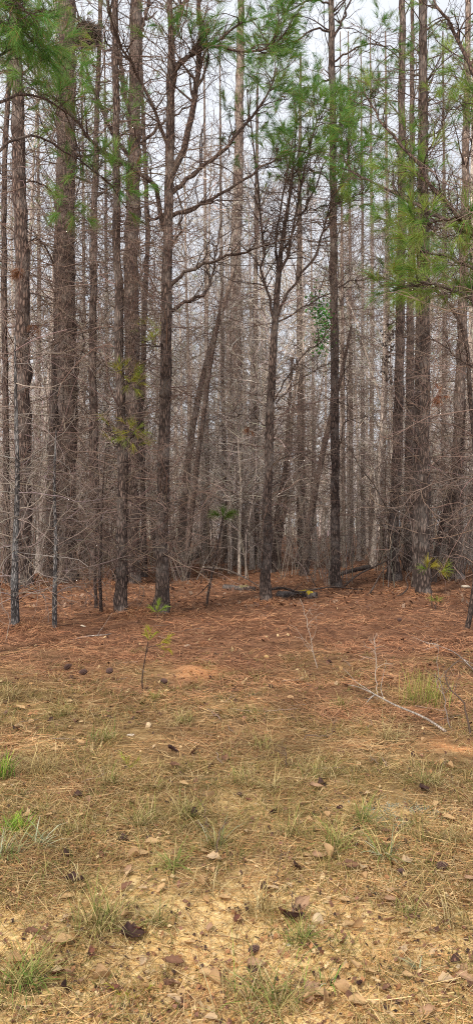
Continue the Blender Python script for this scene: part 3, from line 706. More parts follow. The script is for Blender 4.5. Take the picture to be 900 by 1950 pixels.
while n_ < 285:
    d = rg.uniform(22, 50) if rg.random() < .86 else rg.uniform(18, 24)
    x = rg.uniform(-.36, .36) * d
    if d < 19 and -1.2 < x < 5.5 and rg.random() < .75: continue
    i = int(rg.choice(8, p=[.1, .12, .12, .1, .14, .16, .16, .1]))
    loc = (x, d, float(ground(x, d))); s = rg.uniform(.7, 1.25)
    if i not in usedS:
        usedS.add(i); o = sp[i][0]; o.location = loc; o.scale = (s,) * 3
    else: o = copy_tree(sp[i][0], sp[i][1], loc, rg.uniform(0, 6.28), s)
    tag(o, 'bare twiggy shrub tangled among the trunks of the wood', 'shrub', 'bare brush among the trunks'); n_ += 1

# ------------------------------------------------------------------ ground litter as stuff
def scatter(n, py0=1085, py1=2120, px0=-420, px1=1320, pw=1.0):
    py = py0 + (py1 - py0) * rng.random(n) ** pw
    px = rng.uniform(px0, px1, n)
    if px0 < -400:
        far = rng.random(n) < .24; px = np.where(far, rng.uniform(-1500, 2400, n), px)
    d = EYE * F / (py - HY); return (px - CX) / F * d, d
def straw():
    mb = MB()
    x, y = scatter(420000, 1078, 2150)
    ex = [(bx + rng.normal(0, .28, 700), by + rng.normal(0, .28, 700)) for bx, by in BASES]
    x = np.concatenate([x] + [e[0] for e in ex]); y = np.concatenate([y] + [e[1] for e in ex])
    sm = sandmask(x, y); st = strawmask(x, y)
    dens = (.36 + .64 * st) * (1 - .9 * sm) * (.35 + .75 * ss(.3, .6, fbm(x, y, .6, 81, 3))) * (1 - .85 * orangemask(x, y)) * (1 - .6 * lichmask(x, y))
    k = rng.random(len(x)) < dens; x, y, st = x[k], y[k], st[k]; n = len(x)
    L = rng.uniform(.08, .23, n); a = rng.uniform(0, 2 * PI, n)
    cv = rng.normal(0, .35, n)
    fl = rng.random(n) ** 2 * (.012 + .045 * st); tilt = rng.normal(0, .10 + .12 * st, n)
    t = np.array([-.5, 0, .5])
    ang = a[:, None] + cv[:, None] * t[None]
    X = x[:, None] + np.cos(ang) * L[:, None] * t; Y = y[:, None] + np.sin(ang) * L[:, None] * t
    Z = ground(X, Y) + .006 + fl[:, None] + np.maximum(tilt[:, None] * t[None] * L[:, None], -fl[:, None])
    w = np.maximum(.0024, .00048 * y) * rng.uniform(.7, 1.2, n)
    wd = np.stack([w * .8, w, w * .7], 1)
    side = np.stack([-np.sin(a), np.cos(a), rng.normal(0, .5, n)], 1); side = nrm(side)
    pal_r = np.array([(.29, .122, .062), (.41, .19, .098), (.17, .072, .040), (.50, .27, .145), (.34, .17, .092)])
    pal_t = np.array([(.48, .28, .12), (.38, .20, .085), (.62, .43, .21), (.19, .095, .045), (.50, .36, .19)])
    i = rng.integers(0, 5, n); f = np.clip(st + rng.normal(0, .15, n), 0, 1)[:, None]
    age = (.30 + 1.4 * fbm(x, y, .5, 83, 4))[:, None]
    c = (pal_t[i] * (1 - f) + pal_r[i] * f) * rng.uniform(.7, 1.25, (n, 1)) * age
    P = np.stack([X, Y, Z], -1)
    mb.ribbons(P, wd, side, c)
    return tag(mb.build('pine_straw', M['straw'], smooth=False), 'loose dry pine needles strewn over the forest floor', None, None, 'stuff')
straw()

GPAL = np.array([(.54, .39, .16), (.46, .33, .13), (.31, .27, .08), (.62, .48, .25), (.20, .21, .055), (.40, .24, .09)])
def blades(mb, bx, by, L, w, lean, c, base=(.55, .8, 1, 1.1)):  # blade feet coloured darker: their own brown plus painted shade in the gaps
    n = len(bx); a = rng.uniform(0, 2 * PI, n)
    P = np.empty((n, 4, 3)); P[:, 0] = np.column_stack([bx, by, ground(bx, by) - .004])
    th = lean * rng.uniform(.4, 1.2, n)
    for j in range(1, 4):
        th2 = th * (.35 + .55 * j)
        st_ = np.column_stack([np.cos(a) * np.sin(th2), np.sin(a) * np.sin(th2), np.cos(th2)])
        P[:, j] = P[:, j - 1] + st_ * (L / 3)[:, None]
    zg = ground(P[..., 0], P[..., 1]) + .004
    P[:, 1:, 2] = np.maximum(P[:, 1:, 2], zg[:, 1:])
    side = np.column_stack([-np.sin(a), np.cos(a), np.zeros(n)])
    wd = w[:, None] * np.array([[.8, 1, .75, .15]])
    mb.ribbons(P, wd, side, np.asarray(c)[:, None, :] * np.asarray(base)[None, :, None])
def grass():
    mb = MB()
    x, y = scatter(13000, 1240, 2150, pw=1.0)
    dn = ss(.30, .54, fbm(x, y, .6, 91, 3)) * (1 - ss(6.5, 11, y)) * (1 - .9 * sandmask(x, y)) + .03
    k = rng.random(len(x)) < dn; x, y = x[k], y[k]; m = len(x)
    nb = 20
    cx = np.repeat(x, nb); cy = np.repeat(y, nb); n = m * nb
    r = np.repeat(rng.uniform(.015, .06, m), nb)
    bx = cx + rng.normal(0, 1, n) * r; by = cy + rng.normal(0, 1, n) * r
    L = rng.uniform(.05, .15, n) * np.repeat(rng.uniform(.6, 1.25, m), nb)
    w = np.maximum(.0022, .0005 * by) * rng.uniform(.7, 1.2, n)
    ci = np.repeat(rng.integers(0, 6, m), nb); ci = np.where(rng.random(n) < .35, rng.integers(0, 6, n), ci)
    c = GPAL[ci] * rng.uniform(.6, 1.2, (n, 1)) * np.repeat(rng.uniform(.6, 1.3, m), nb)[:, None]
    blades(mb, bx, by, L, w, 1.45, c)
    return tag(mb.build('grass', M['grass'], smooth=False), 'sparse dry tan and olive grass over the clearing', None, None, 'stuff')
grass()

# small crumbs: bark flakes, chips and dark specks
def litter():
    mb = MB()
    x, y = scatter(18000, 1085, 2150); n = len(x)
    s = rng.uniform(.003, .011, n) * np.where(y > 6, 2.2, 1)
    a = rng.uniform(0, 2 * PI, n); el = rng.uniform(.35, 1, n)
    z = ground(x, y) + .01 + rng.random(n) * .012
    ca, sa = np.cos(a), np.sin(a)
    tl = rng.normal(0, .4, (n, 2))
    def pt(u, v): return np.column_stack([x + s * (u * ca - v * el * sa), y + s * (u * sa + v * el * ca), z + s * (tl[:, 0] * u + tl[:, 1] * v)])
    v = np.stack([pt(-1, -.6), pt(.7, -1), pt(1, .7), pt(-.5, 1)], 1)
    q = np.arange(n * 4).reshape(-1, 4)
    pal = np.array([(.14, .07, .045), (.42, .25, .11), (.58, .42, .23), (.07, .04, .03), (.34, .17, .08), (.24, .12, .08)])
    mb.add(v, q, None, np.repeat(pal[rng.integers(0, 6, n)] * rng.uniform(.7, 1.2, (n, 1)), 4, 0))
    return tag(mb.build('litter', M['leaf'], smooth=False), 'tiny bark flakes and leaf crumbs strewn on the ground', None, None, 'stuff')
litter()
def gravel():
    mb = MB()
    x, y = scatter(5000, 1500, 2150); n0 = len(x)
    k = rng.random(n0) < sandmask(x, y) * .5; x, y = x[k], y[k]; n = len(x)
    s = rng.uniform(.003, .009, n)
    O = np.array([(1, 0, 0), (-1, 0, 0), (0, 1, 0), (0, -1, 0), (0, 0, .8), (0, 0, -.8)], float)
    v = np.column_stack([x, y, ground(x, y) + .008])[:, None] + O[None] * s[:, None, None] * rng.uniform(.6, 1.4, (n, 6, 1))
    Fc = np.array([(0, 2, 4), (2, 1, 4), (1, 3, 4), (3, 0, 4), (2, 0, 5), (1, 2, 5), (3, 1, 5), (0, 3, 5)])
    t = (np.arange(n)[:, None, None] * 6 + Fc[None]).reshape(-1, 3)
    pal = np.array([(.55, .38, .17), (.42, .26, .10), (.62, .5, .32), (.5, .3, .1)])
    mb.add(v, None, t, np.repeat(pal[rng.integers(0, 4, n)], 6, 0))
    return tag(mb.build('gravel', M['stone'], smooth=False), 'grit and tiny stones in the bare ochre sand', None, None, 'stuff')
gravel()
# lichen crust + small leaves
def lichen():
    mb = MB(); gx, gy = gpt(770, 1548); n = 2600
    x = gx + rng.normal(0, .15, n); y = gy + rng.normal(0, .13, n)
    k = rng.random(n) < lichmask(x, y) * 1.4; x, y = x[k], y[k]; n = len(x)
    L = rng.uniform(.006, .02, n); w = rng.uniform(.003, .007, n)
    blades(mb, x, y, L, w, .9, np.array([[.40, .44, .36]]) * rng.uniform(.6, 1.25, (n, 1)))
    return tag(mb.build('lichen', M['grass'], smooth=False), 'pale grey-green lichen crust on the ground at the right', None, None, 'stuff')
lichen()

# ------------------------------------------------------------------ grass tufts, one by one
def tuft(px, py, r, L, nb, lean, pal, label, w=.0028, cat='grass tuft', name='grass_tuft', group=None):
    x, y = gpt(px, py); mb = MB()
    bx = x + rng.normal(0, r * .45, nb); by = y + rng.normal(0, r * .45, nb)
    pal = np.asarray(pal); c = pal[rng.integers(0, len(pal), nb)] * rng.uniform(.65, 1.25, (nb, 1))
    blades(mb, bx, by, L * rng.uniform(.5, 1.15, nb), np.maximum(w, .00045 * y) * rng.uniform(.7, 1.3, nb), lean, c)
    o = mb.build(name, M['grass'], None, (x, y, float(ground(x, y))), smooth=False)
    o.location = (x, y, float(ground(x, y)))
    return tag(o, label, cat, group)
DRY = [(.54, .42, .19), (.62, .51, .27), (.44, .33, .14), (.36, .28, .11), (.30, .19, .08)]
OLV = [(.22, .24, .06), (.36, .33, .10), (.15, .19, .04), (.58, .46, .20)]
GRN = [(.17, .29, .045), (.12, .22, .04), (.27, .32, .08), (.44, .40, .15)]
BRT = [(.26, .46, .04), (.19, .38, .035), (.38, .52, .06)]
SIL = [(.36, .40, .24), (.24, .30, .14), (.50, .50, .34), (.44, .38, .18)]
for a in (
    (185, 1775, .10, .24, 150, .95, DRY + OLV, 'large straw-coloured tuft in the sandy foreground left of the middle'),
    (300, 1765, .07, .16, 80, 1.0, OLV + DRY, 'smaller olive tuft just right of the large straw-coloured one'),
    (45, 1880, .10, .20, 130, .9, GRN + OLV, 'green and tan tuft low at the left edge near a dark crumpled leaf'),
    (500, 1925, .13, .22, 150, .9, OLV + DRY + GRN, 'broad olive tuft cut by the bottom edge below the pine cone'),
    (10, 1640, .07, .22, 70, .9, GRN + SIL, 'grey-green tuft at the left edge under the bright green patch'),
    (80, 1620, .05, .18, 22, 1.05, SIL, 'few silvery arching blades beside the bright green patch', .006),
    (410, 1610, .05, .20, 40, .7, OLV + SIL, 'tuft with one silvery upright blade above a pale curled leaf', .004),
    (330, 1660, .05, .16, 40, .9, GRN + OLV, 'small green tuft with one long bluish blade lying over', .005),
    (500, 1740, .07, .20, 90, 1.0, DRY, 'grey straw tuft left of the broken pale rock'),
    (735, 1635, .06, .20, 42, .95, SIL + OLV, 'silvery fan of blades between two pine cones on the right', .0055),
    (795, 1855, .02, .11, 14, 1.1, SIL, 'star of pale bluish blades low on the right', .0045),
    (625, 1880, .02, .10, 14, 1.1, SIL + GRN, 'short pale green rosette low right of the middle', .0045),
    (640, 1620, .06, .22, 60, .8, OLV + GRN, 'upright olive tuft around a pointed tan leaf'),
    (570, 1800, .05, .14, 60, .9, OLV + GRN, 'low olive tuft directly below the broken pale rock'),
    (775, 1745, .06, .11, 60, 1.0, OLV, 'low olive tuft right of the pale stones'),
    (690, 1565, .06, .17, 70, .8, OLV + GRN, 'dense olive tuft below the lichen crust'),
    (555, 1590, .06, .18, 70, .8, DRY + OLV, 'mixed tuft with dark leaves at its foot, above the silvery fan'),
    (520, 1510, .06, .20, 60, .9, DRY, 'dry tan tuft with two tiny white chips behind it'),
    (460, 1490, .07, .16, 70, .8, OLV + DRY, 'olive and tan tuft left of the two white chips'),
    (210, 1500, .07, .18, 70, .7, OLV + DRY, 'small upright olive tuft below the white stones on the left'),
    (80, 1470, .10, .24, 130, 1.0, DRY, 'grey dry tuft right of the green patch at the left edge'),
    (200, 1410, .10, .20, 90, .95, GRN + DRY, 'tuft with some green blades above the flat pale stone'),
    (115, 1365, .08, .20, 70, .95, OLV + DRY, 'arching tuft below the three pine cones in a row'),
    (350, 1380, .10, .20, 100, .95, DRY + OLV, 'dry tuft right of the white stone'),
    (745, 1410, .11, .24, 120, 1.0, DRY, 'tall grey tuft under the pale fallen branch'),
    (580, 1300, .10, .18, 60, .9, DRY, 'thin dry tuft on the litter left of the fallen branch'),
    (500, 1420, .10, .18, 80, 1.0, DRY + OLV, 'flattened grey tuft in the middle of the clearing'),
    (650, 1350, .08, .20, 60, .9, OLV + DRY, 'dry tuft left of the butt of the pale fallen branch'),
    (360, 1560, .09, .20, 90, .9, DRY + OLV, 'tan tuft beside the bare ochre sand patch'),
    (270, 1570, .09, .18, 90, .8, DRY + OLV, 'loose tan tuft left of the bare ochre sand patch'),
    (600, 1475, .10, .18, 90, .9, DRY + OLV, 'low spreading tan tuft right of the two white chips'),
    (860, 1600, .08, .20, 70, 1.0, DRY, 'arching straw tuft at the right beside the dark cone'),
    (820, 1500, .09, .20, 80, .9, DRY + OLV, 'bleached tuft above the lichen crust, at the right'),
    (20, 1335, .16, .28, 170, 1.15, DRY + [(.22, .11, .06)], 'drooping brown hummock of dead grass at the left edge'),
    (140, 1590, .08, .18, 60, .9, OLV + DRY, 'olive tuft right of the bright green patch on the left'),
    (400, 1700, .07, .16, 60, 1.1, DRY, 'flattened straw tuft right of the bluish blade'),
    (860, 1760, .08, .18, 60, 1.2, DRY, 'flattened straw mat at the right edge above the cream stone'),
    (150, 1690, .07, .18, 60, 1.1, DRY, 'loose straw tuft behind the dark curled leaf on the left'),
): tuft(*a)
tuft(5, 1485, .07, .20, 90, .5, BRT + GRN, 'bright green clump cut by the left edge', .004)
tuft(30, 1590, .07, .11, 130, .8, BRT, 'bright green mossy patch of short grass near the left edge', .003)
tuft(808, 1340, .22, .32, 170, .35, [(.36, .33, .08), (.27, .33, .06), (.46, .36, .14)], 'yellow-green clump of tall grass behind the pale fallen branch', .0035)
tuft(295, 1335, .04, .14, 40, .5, [(.32, .34, .07), (.36, .3, .12)], 'yellowish tuft just below the yellow-topped seedling', .003)

# ------------------------------------------------------------------ seedlings
def seedling(name, label, pl, d, tips, cols, dz=0, r=(.008, .004), nL=.17, n=50, w=.0035, m='limb', extra=()):
    P = catmull(W([p[0] for p in pl], [p[1] for p in pl], np.full(len(pl), d)), 12)
    zg = float(ground(P[0, 0], P[0, 1])); P[0, 2] = zg - .03
    org = (P[0, 0], P[0, 1], zg)
    root = empty(name, org, label, 'seedling')
    mb = MB(); mb.tubes(P, np.linspace(r[0], r[1], 12), 6)
    for e in extra:
        E = catmull(W([p[0] for p in e], [p[1] for p in e], np.full(len(e), d)), 8); mb.tubes(E, np.linspace(r[1], .002, 8), 5)
    mb.build('stem', M[m], root, org)
    nm = MB()
    if tips:
        pts = np.array([W(a, b, d + dz) for a, b, u, v in tips]); dirs = np.array([(u, rng.normal(0, .3), v) for a, b, u, v in tips])
        needle_tufts(nm, pts, dirs, n, nL, w, cols, axis=.1, droop=.35, brown=.02)
        nm.build('needles', M['needle'], root, org)
    return root
seedling('pine_seedling', 'thin seedling with a yellow-green needle top in front of the forked dark pine', [(272, 1320), (271, 1290), (277, 1250), (282, 1222)], 7.2,
         [(284, 1222, -.3, 1), (284, 1220, .5, .6), (296, 1228, .8, .2), (304, 1232, .8, -.3), (308, 1225, .5, .4), (290, 1212, -.2, .5)], ((.46, .40, .04), (.36, .40, .04)), n=30, nL=.07, extra=[[(277, 1250), (284, 1232), (300, 1230), (312, 1226)]])
seedling('pine_seedling', 'bright green sprig sprouting at the foot of the forked dark pine', [(300, 1180), (300, 1172), (300, 1160)], 12.3,
         [(300, 1170, 0, 1), (298, 1166, -.7, .6), (303, 1165, .7, .5), (300, 1160, .2, 1)], ((.22, .34, .04), (.34, .40, .06)), n=38, nL=.12, w=.005)
seedling('pine_seedling', 'leaning reddish sapling topped with one green needle tuft, left of the middle', [(393, 1150), (400, 1110), (412, 1050), (422, 1000), (424, 985)], 15.0,
         [(424, 985, 0, 1), (422, 985, -.7, .4), (428, 984, .8, .4), (420, 980, -.8, .1), (430, 978, .9, .1), (425, 990, .4, .3)], ((.10, .20, .03), (.26, .30, .05)), r=(.028, .014), n=60, nL=.2, w=.005, extra=[[(412, 1050), (395, 1075), (385, 1085)], [(400, 1110), (380, 1130), (365, 1138)]])
seedling('pine_seedling', 'small seedling with green and orange-tipped needle tufts before the two-toned trunk', [(822, 1170), (820, 1130), (816, 1095), (812, 1078)], 14.3,
         [(812, 1085, -.7, .3), (812, 1082, 0, 1), (815, 1082, .7, .4), (838, 1090, .8, .2), (842, 1088, .4, .7), (832, 1088, 1, -.2)], ((.16, .26, .04), (.42, .34, .05)), r=(.012, .006), n=60, nL=.2, w=.005, extra=[[(816, 1100), (828, 1092), (842, 1090)]])
seedling('pine_seedling', 'tiny low yellow-green seedling below the orange-tipped one', [(828, 1160), (829, 1150), (829, 1142)], 14.0, [(829, 1148, 0, 1), (829, 1146, -.7, .5), (830, 1146, .8, .4)], ((.24, .28, .05), (.34, .32, .08)), n=40, nL=.12, w=.004)
seedling('pine_seedling', 'little yellow-green sprig on a short stem below the white stones', [(246, 1480), (247, 1465), (247, 1458)], 4.85, [(247, 1464, 0, 1), (247, 1462, -.6, .7), (248, 1462, .6, .7)], ((.40, .38, .05), (.30, .32, .05)), r=(.003, .002), n=24, nL=.04, w=.003)
seedling('pine_seedling', 'tiny yellow sprig beside the cream pebble at the bottom edge', [(250, 1936), (248, 1915), (247, 1905)], 2.45, [(247, 1912, 0, 1), (247, 1910, -.6, .6), (248, 1910, .6, .6)], ((.40, .36, .04), (.28, .28, .04)), r=(.002, .0015), n=16, nL=.02, w=.002)

# bare dead weeds
def weed(label, pl, d, tone, r=(.005, .0025), tw=6, twL=.2, name='dead_weed', cat='dead weed', dzs=None):
    dep = np.full(len(pl), d) if dzs is None else d + np.asarray(dzs, float)
    P = catmull(W([p[0] for p in pl], [p[1] for p in pl], dep), 14)
    P[1:-1] += rng.normal(0, .006, (12, 3))
    zg = float(ground(P[0, 0], P[0, 1])); P[0, 2] = zg - .02
    org = (P[0, 0], P[0, 1], zg); root = empty(name, org, label, cat)
    mb = MB(); mb.tubes(P, np.linspace(r[0], r[1], 14), 6, c=tone); mb.build('stem', M['twig'], root, org)
    if tw:
        tm = MB(); C, R = grow(P[None], tw, twL, r[1], (20, 55), .08, .2, 5, .3, 1, .3); tm.tubes(C, R, 4, c=tone)
        C2, R2 = grow(C, 2, twL * .45, .0018, (20, 60), .05, .2, 4, .3, 1, .3); tm.tubes(C2, R2, 3, c=tone)
        tag(tm.build('twigs', M['twig'], root, org), kind='stuff')
    return root
PALE, DRK, GRY = (.36, .30, .25), (.13, .09, .07), (.26, .21, .18)
weed('pale crooked weed stalk standing in the litter right of the middle', [(604, 1278), (598, 1250), (590, 1215), (580, 1170), (570, 1140)], 8.3, PALE, tw=7, twL=.35)
weed('pale branching weed stalk rising beside the thin end of the fallen branch', [(716, 1330), (715, 1290), (714, 1250), (712, 1215)], 6.9, PALE, tw=9, twL=.2)
weed('dark curved stalk at the right edge bending over the litter', [(895, 1405), (890, 1365), (878, 1335), (855, 1310), (848, 1285), (858, 1268), (880, 1260)], 5.65, DRK, (.007, .003), tw=5, twL=.25)
weed('pale twig stalk between the fallen branch and the dark curved stalk', [(862, 1395), (850, 1365), (846, 1330), (838, 1300), (830, 1260)], 5.9, GRY, tw=6, twL=.3)
weed('thin dark stem with a hooked tip above the pale curled leaf', [(404, 1640), (412, 1610), (420, 1580), (428, 1568), (434, 1566)], 3.6, DRK, (.004, .002), tw=0)
weed('dark stalk rising from the dark leaves left of the broken pale rock', [(556, 1770), (556, 1735), (558, 1700)], 3.0, DRK, (.003, .0015), tw=4, twL=.06)
weed('thin dark stalk standing left of the dark-leaf heap', [(525, 1690), (530, 1650), (534, 1620)], 3.3, DRK, (.0025, .0012), tw=3, twL=.06)
weed('thin brown stem in the gap below the olive and tan tuft', [(392, 1590), (390, 1560), (388, 1530)], 3.9, DRK, (.003, .0015), tw=3, twL=.08)
weed('brown stalk standing left of the long silvery blades', [(548, 1480), (545, 1450), (540, 1425)], 5.0, DRK, (.004, .002), tw=5, twL=.15)
weed('leafless dark stalk left of the two forked pine saplings', [(575, 1400), (625, 1400), (640, 1370)], 5.6, DRK, (.004, .002), tw=3, twL=.12)
weed('thin dark stalk at the bottom right of the sandy foreground', [(562, 1945), (564, 1900), (560, 1870)], 2.5, DRK, (.0022, .001), tw=3, twL=.05)
weed('pale hooked twig standing at the left edge beside the lichen-spotted stem', [(10, 1225), (18, 1180), (12, 1165), (2, 1150)], 10.5, GRY, tw=4, twL=.3)

# ------------------------------------------------------------------ fallen wood
def fallen(name, label, pl, d, r, m, sub=(), cat='fallen branch', tw=0, lift=.0, sides=8):
    P = catmull(W([p[0] for p in pl], [p[1] for p in pl], np.asarray(d, float)), 18)
    org = (P[0, 0], P[0, 1], float(ground(P[0, 0], P[0, 1])))
    rr = np.linspace(r[0], r[1], 18)
    P[:, 2] = np.maximum(P[:, 2], ground(P[:, 0], P[:, 1]) + rr * .6 + lift)
    root = empty(name, org, label, cat)
    mb = MB(); mb.tubes(P, rr, sides, cap=True, rough=.05); mb.build('stem', M[m], root, org)
    for e, de, re in sub:
        E = catmull(W([p[0] for p in e], [p[1] for p in e], np.asarray(de, float)), 10); E[:, 2] = np.maximum(E[:, 2], ground(E[:, 0], E[:, 1]) + .01)
        s_ = MB(); s_.tubes(E, np.linspace(re, re * .4, 10), 6); s_.build('branch', M[m], root, org)
    if tw:
        C, R = grow(P[None], tw, .5, max(.004, r[1] * .6), (25, 70), .1, .2, 5, .2, 1, .3); C[..., 2] = np.maximum(C[..., 2], ground(C[..., 0], C[..., 1]) + .01)
        t_ = MB(); t_.tubes(C, R, 4); tag(t_.build('twigs', M[m], root, org), kind='stuff')
    return root
fallen('fallen_branch', 'long pale bare branch lying across the dry grass on the right', [(848, 1393), (806, 1366), (752, 1343), (712, 1322), (680, 1308), (655, 1303)], [5.75, 5.95, 6.3, 6.7, 7.1, 7.4], (.0110, .003), 'bark_pale',
       [([(712, 1324), (704, 1330), (692, 1345)], [6.7, 6.65, 6.6], .008)], tw=2)
fallen('fallen_branch', 'dark curved branch arching over the moss beside the young forked pine', [(515, 1122), (540, 1120), (570, 1128), (600, 1122), (640, 1118), (690, 1125)], [16.5, 16.6, 16.5, 16.8, 17.5, 18], (.03, .012), 'limb', tw=8, lift=.08)
fallen('fallen_log', 'short dark log lying on the litter right of the straight slender pine', [(646, 1094), (665, 1088), (690, 1082), (702, 1080)], [21.5, 22, 22.5, 22.8], (.05, .08), 'limb', cat='log', lift=.02, sides=10)
fallen('fallen_branch', 'long dark branch running up from the litter towards the dark straight pine', [(650, 1120), (680, 1095), (710, 1080), (738, 1065), (750, 1045)], [18.8, 19.3, 19.6, 19.8, 20], (.028, .012), 'limb', tw=6)
fallen('fallen_branch', 'dark crooked stick propped up between the straight pine and the dark cluster', [(698, 1140), (712, 1115), (725, 1092), (750, 1062), (770, 1040)], [17.5, 17.8, 18, 18.2, 18.4], (.022, .010), 'limb', tw=6)
fallen('fallen_branch', 'short dark stick leaning against the foot of the two-toned trunk', [(755, 1140), (775, 1120), (772, 1100), (785, 1085)], [16.5, 16.6, 16.7, 16.8], (.022, .01), 'limb', tw=4)
fallen('fallen_branch', 'pale thin branch lying low in front of the leaning brown stems', [(385, 1080), (430, 1085), (465, 1100), (490, 1115)], [19.5, 19.5, 19, 18.5], (.03, .012), 'bark_mid', tw=8, lift=.1)
fallen('fallen_branch', 'brown twig lying in the litter before the two short dark saplings', [(140, 1218), (165, 1212), (200, 1209), (212, 1207)], [10.5, 10.7, 10.9, 11], (.010, .005), 'bark_hazed', tw=2)
fallen('fallen_branch', 'pale forked dead branch slanting up from the foot of the thin grey dead sapling', [(35, 1090), (70, 1072), (100, 1050), (130, 1030), (157, 1006)], [11.6, 11.6, 11.7, 11.9, 12.1], (.009, .005), 'bark_mid', tw=8)
fallen('fallen_branch', 'pale dead branch reaching in low from the right edge in front of the cluster', [(960, 1062), (900, 1047), (865, 1028), (832, 1010), (795, 994), (745, 967)], [10.5, 11, 11.2, 11.4, 11.7, 12], (.010, .003), 'bark_mid', [([(832, 1010), (818, 1008), (805, 1000), (800, 985)], [11.4, 11.4, 11.5, 11.6], .005)], tw=9)
fallen('fallen_branch', 'thin pale twig lying behind the fallen branch at the right edge', [(900, 1275), (880, 1255), (860, 1240), (830, 1228)], [8, 8.4, 8.9, 9.4], (.006, .003), 'bark_hazed', tw=4)
fallen('fallen_log', 'old grey log on the brush behind the leaning reddish sapling', [(340, 1075), (362, 1062), (385, 1052)], [24, 24, 24], (.12, .10), 'bark', cat='log', lift=.25, sides=10)
fallen('fallen_branch', 'crooked dark branch bowed over the ground right of the thickest trunk', [(148, 1085), (150, 1060), (158, 1035), (146, 1028)], [20.3, 20.2, 20.1, 20.0], (.025, .015), 'limb', tw=4)
fallen('fallen_branch', 'short tan stick in the litter by the brown grass hummock', [(40, 1290), (60, 1283), (75, 1285)], [7.9, 8.0, 7.95], (.014, .006), 'bark_pale', tw=1)
# moss-covered log
def moss_log(label, pl, d, r, c, ml):
    P = catmull(W([p[0] for p in pl], [p[1] for p in pl], np.asarray(d, float)), 14); P[:, 2] = ground(P[:, 0], P[:, 1]) + r * .35
    org = tuple(P[0]); root = empty('mossy_log', org, label, 'log')
    mb = MB(); mb.tubes(P, np.full(14, r), 10, cap=True, rough=.08); mb.build('stem', M['bark'], root, org)
    k = ml; m2 = MB(); Q = P[k[0]:k[1]].copy(); Q[:, 2] += r * .45; n = len(Q)
    m2.tubes(catmull(Q, 30), np.sin(np.linspace(.3, PI - .3, 30)) * r * .8, 12, c=c, rough=.12)
    x = np.repeat(Q[:, 0], 60) + rng.normal(0, r * .8, n * 60); y = np.repeat(Q[:, 1], 60) + rng.normal(0, r * .6, n * 60); 
    m2.build('moss', M['moss'], root, org)
moss_log('low log capped with yellow moss right of the young forked pine', [(530, 1128), (560, 1132), (585, 1136), (602, 1136)], [17.2, 16.9, 16.6, 16.5], .10, (.40, .30, .035), (4, 14))
moss_log('low log with pale yellow-grey moss left of the young forked pine', [(425, 1118), (455, 1120), (485, 1122)], [18.4, 18.3, 18.2], .08, (.20, .17, .08), (5, 13))

# ------------------------------------------------------------------ pine cones, stones, leaves
def cone_mesh():
    mb = MB(); n = 90
    t = np.linspace(.02, .98, n); a = np.arange(n) * 2.39996
    rr = np.sin(PI * t ** .75) ** .8
    A = np.linspace(0, 1, 9); mb.tubes(np.column_stack([A * .09, 0 * A, 0 * A]), .018 * np.sin(PI * (A * .9 + .05)), 8, c=(.06, .035, .025))
    for i in range(n):
        r0, r1 = .014 * rr[i], .036 * rr[i] + .004
        o = np.array([0, math.cos(a[i]), math.sin(a[i])]); s = np.array([0, -math.sin(a[i]), math.cos(a[i])]); ax = np.array([t[i] * .09, 0, 0])
        w = .008 * rr[i] + .003
        b0, b1 = ax + o * r0, ax + o * r1 + np.array([.010, 0, 0])
        v = [b0 - s * w * .6, b0 + s * w * .6, b1 + s * w, b1 + o * .004, b1 - s * w, b1 - np.array([.006, 0, 0])]
        mb.add(v, None, [(0, 1, 5), (1, 2, 5), (2, 3, 5), (3, 4, 5), (4, 0, 5), (0, 4, 1), (1, 4, 2), (2, 4, 3)], np.array([(.03, .018, .016)] * 2 + [(.15, .09, .075)] * 3 + [(.07, .038, .033)]))
    me = mb.mesh('pine_cone', smooth=False); me.materials.append(M['cone']); return me
CM = cone_mesh()
def place(me, name, px, py, s, label, cat, rz=None, up=.0, tilt=(0, 0), group=None):
    x, y = gpt(px, py); o = bpy.data.objects.new(name, me); col.objects.link(o)
    o.location = (x, y, float(ground(x, y)) + up); o.scale = (s, s, s) if np.isscalar(s) else s
    o.rotation_euler = (tilt[0], tilt[1], rng.uniform(0, 6.28) if rz is None else rz)
    return tag(o, label, cat, group)
for px, py, s, rz, lb in ((122, 1293, 1.25, .3, 'pine cone first from the left in the row of three on the litter'), (167, 1297, 1.3, 2.9, 'pine cone in the middle of the row of three on the litter'),
        (206, 1300, 1.25, 1.4, 'roundest pine cone, last in the row of three on the litter'), (306, 1310, 1.15, .8, 'dark pine cone right of the yellow-topped seedling'),
        (472, 1816, .8, .5, 'crumbled pine cone in the sandy foreground near the bottom'), (828, 1655, 1.0, .2, 'open dark pine cone on the right above the pale stones'),
        (762, 1668, .85, 1.2, 'weathered pine cone beside the silvery fan of blades'), (800, 1607, .7, 2.2, 'small dark pine cone left of the arching straw tuft'),
        (755, 1195, 1.2, .3, 'small black pine cone far back on the red litter')):
    place(CM, 'pine_cone', px, py, (s * (.74 if py < 1500 else .62), s * (.7 if py < 1500 else .52), s * (.55 if py < 1500 else .4)), lb, 'pine cone', rz, (.062 if py < 1500 else .022) * s, (0, rng.normal(0, .2)), None)
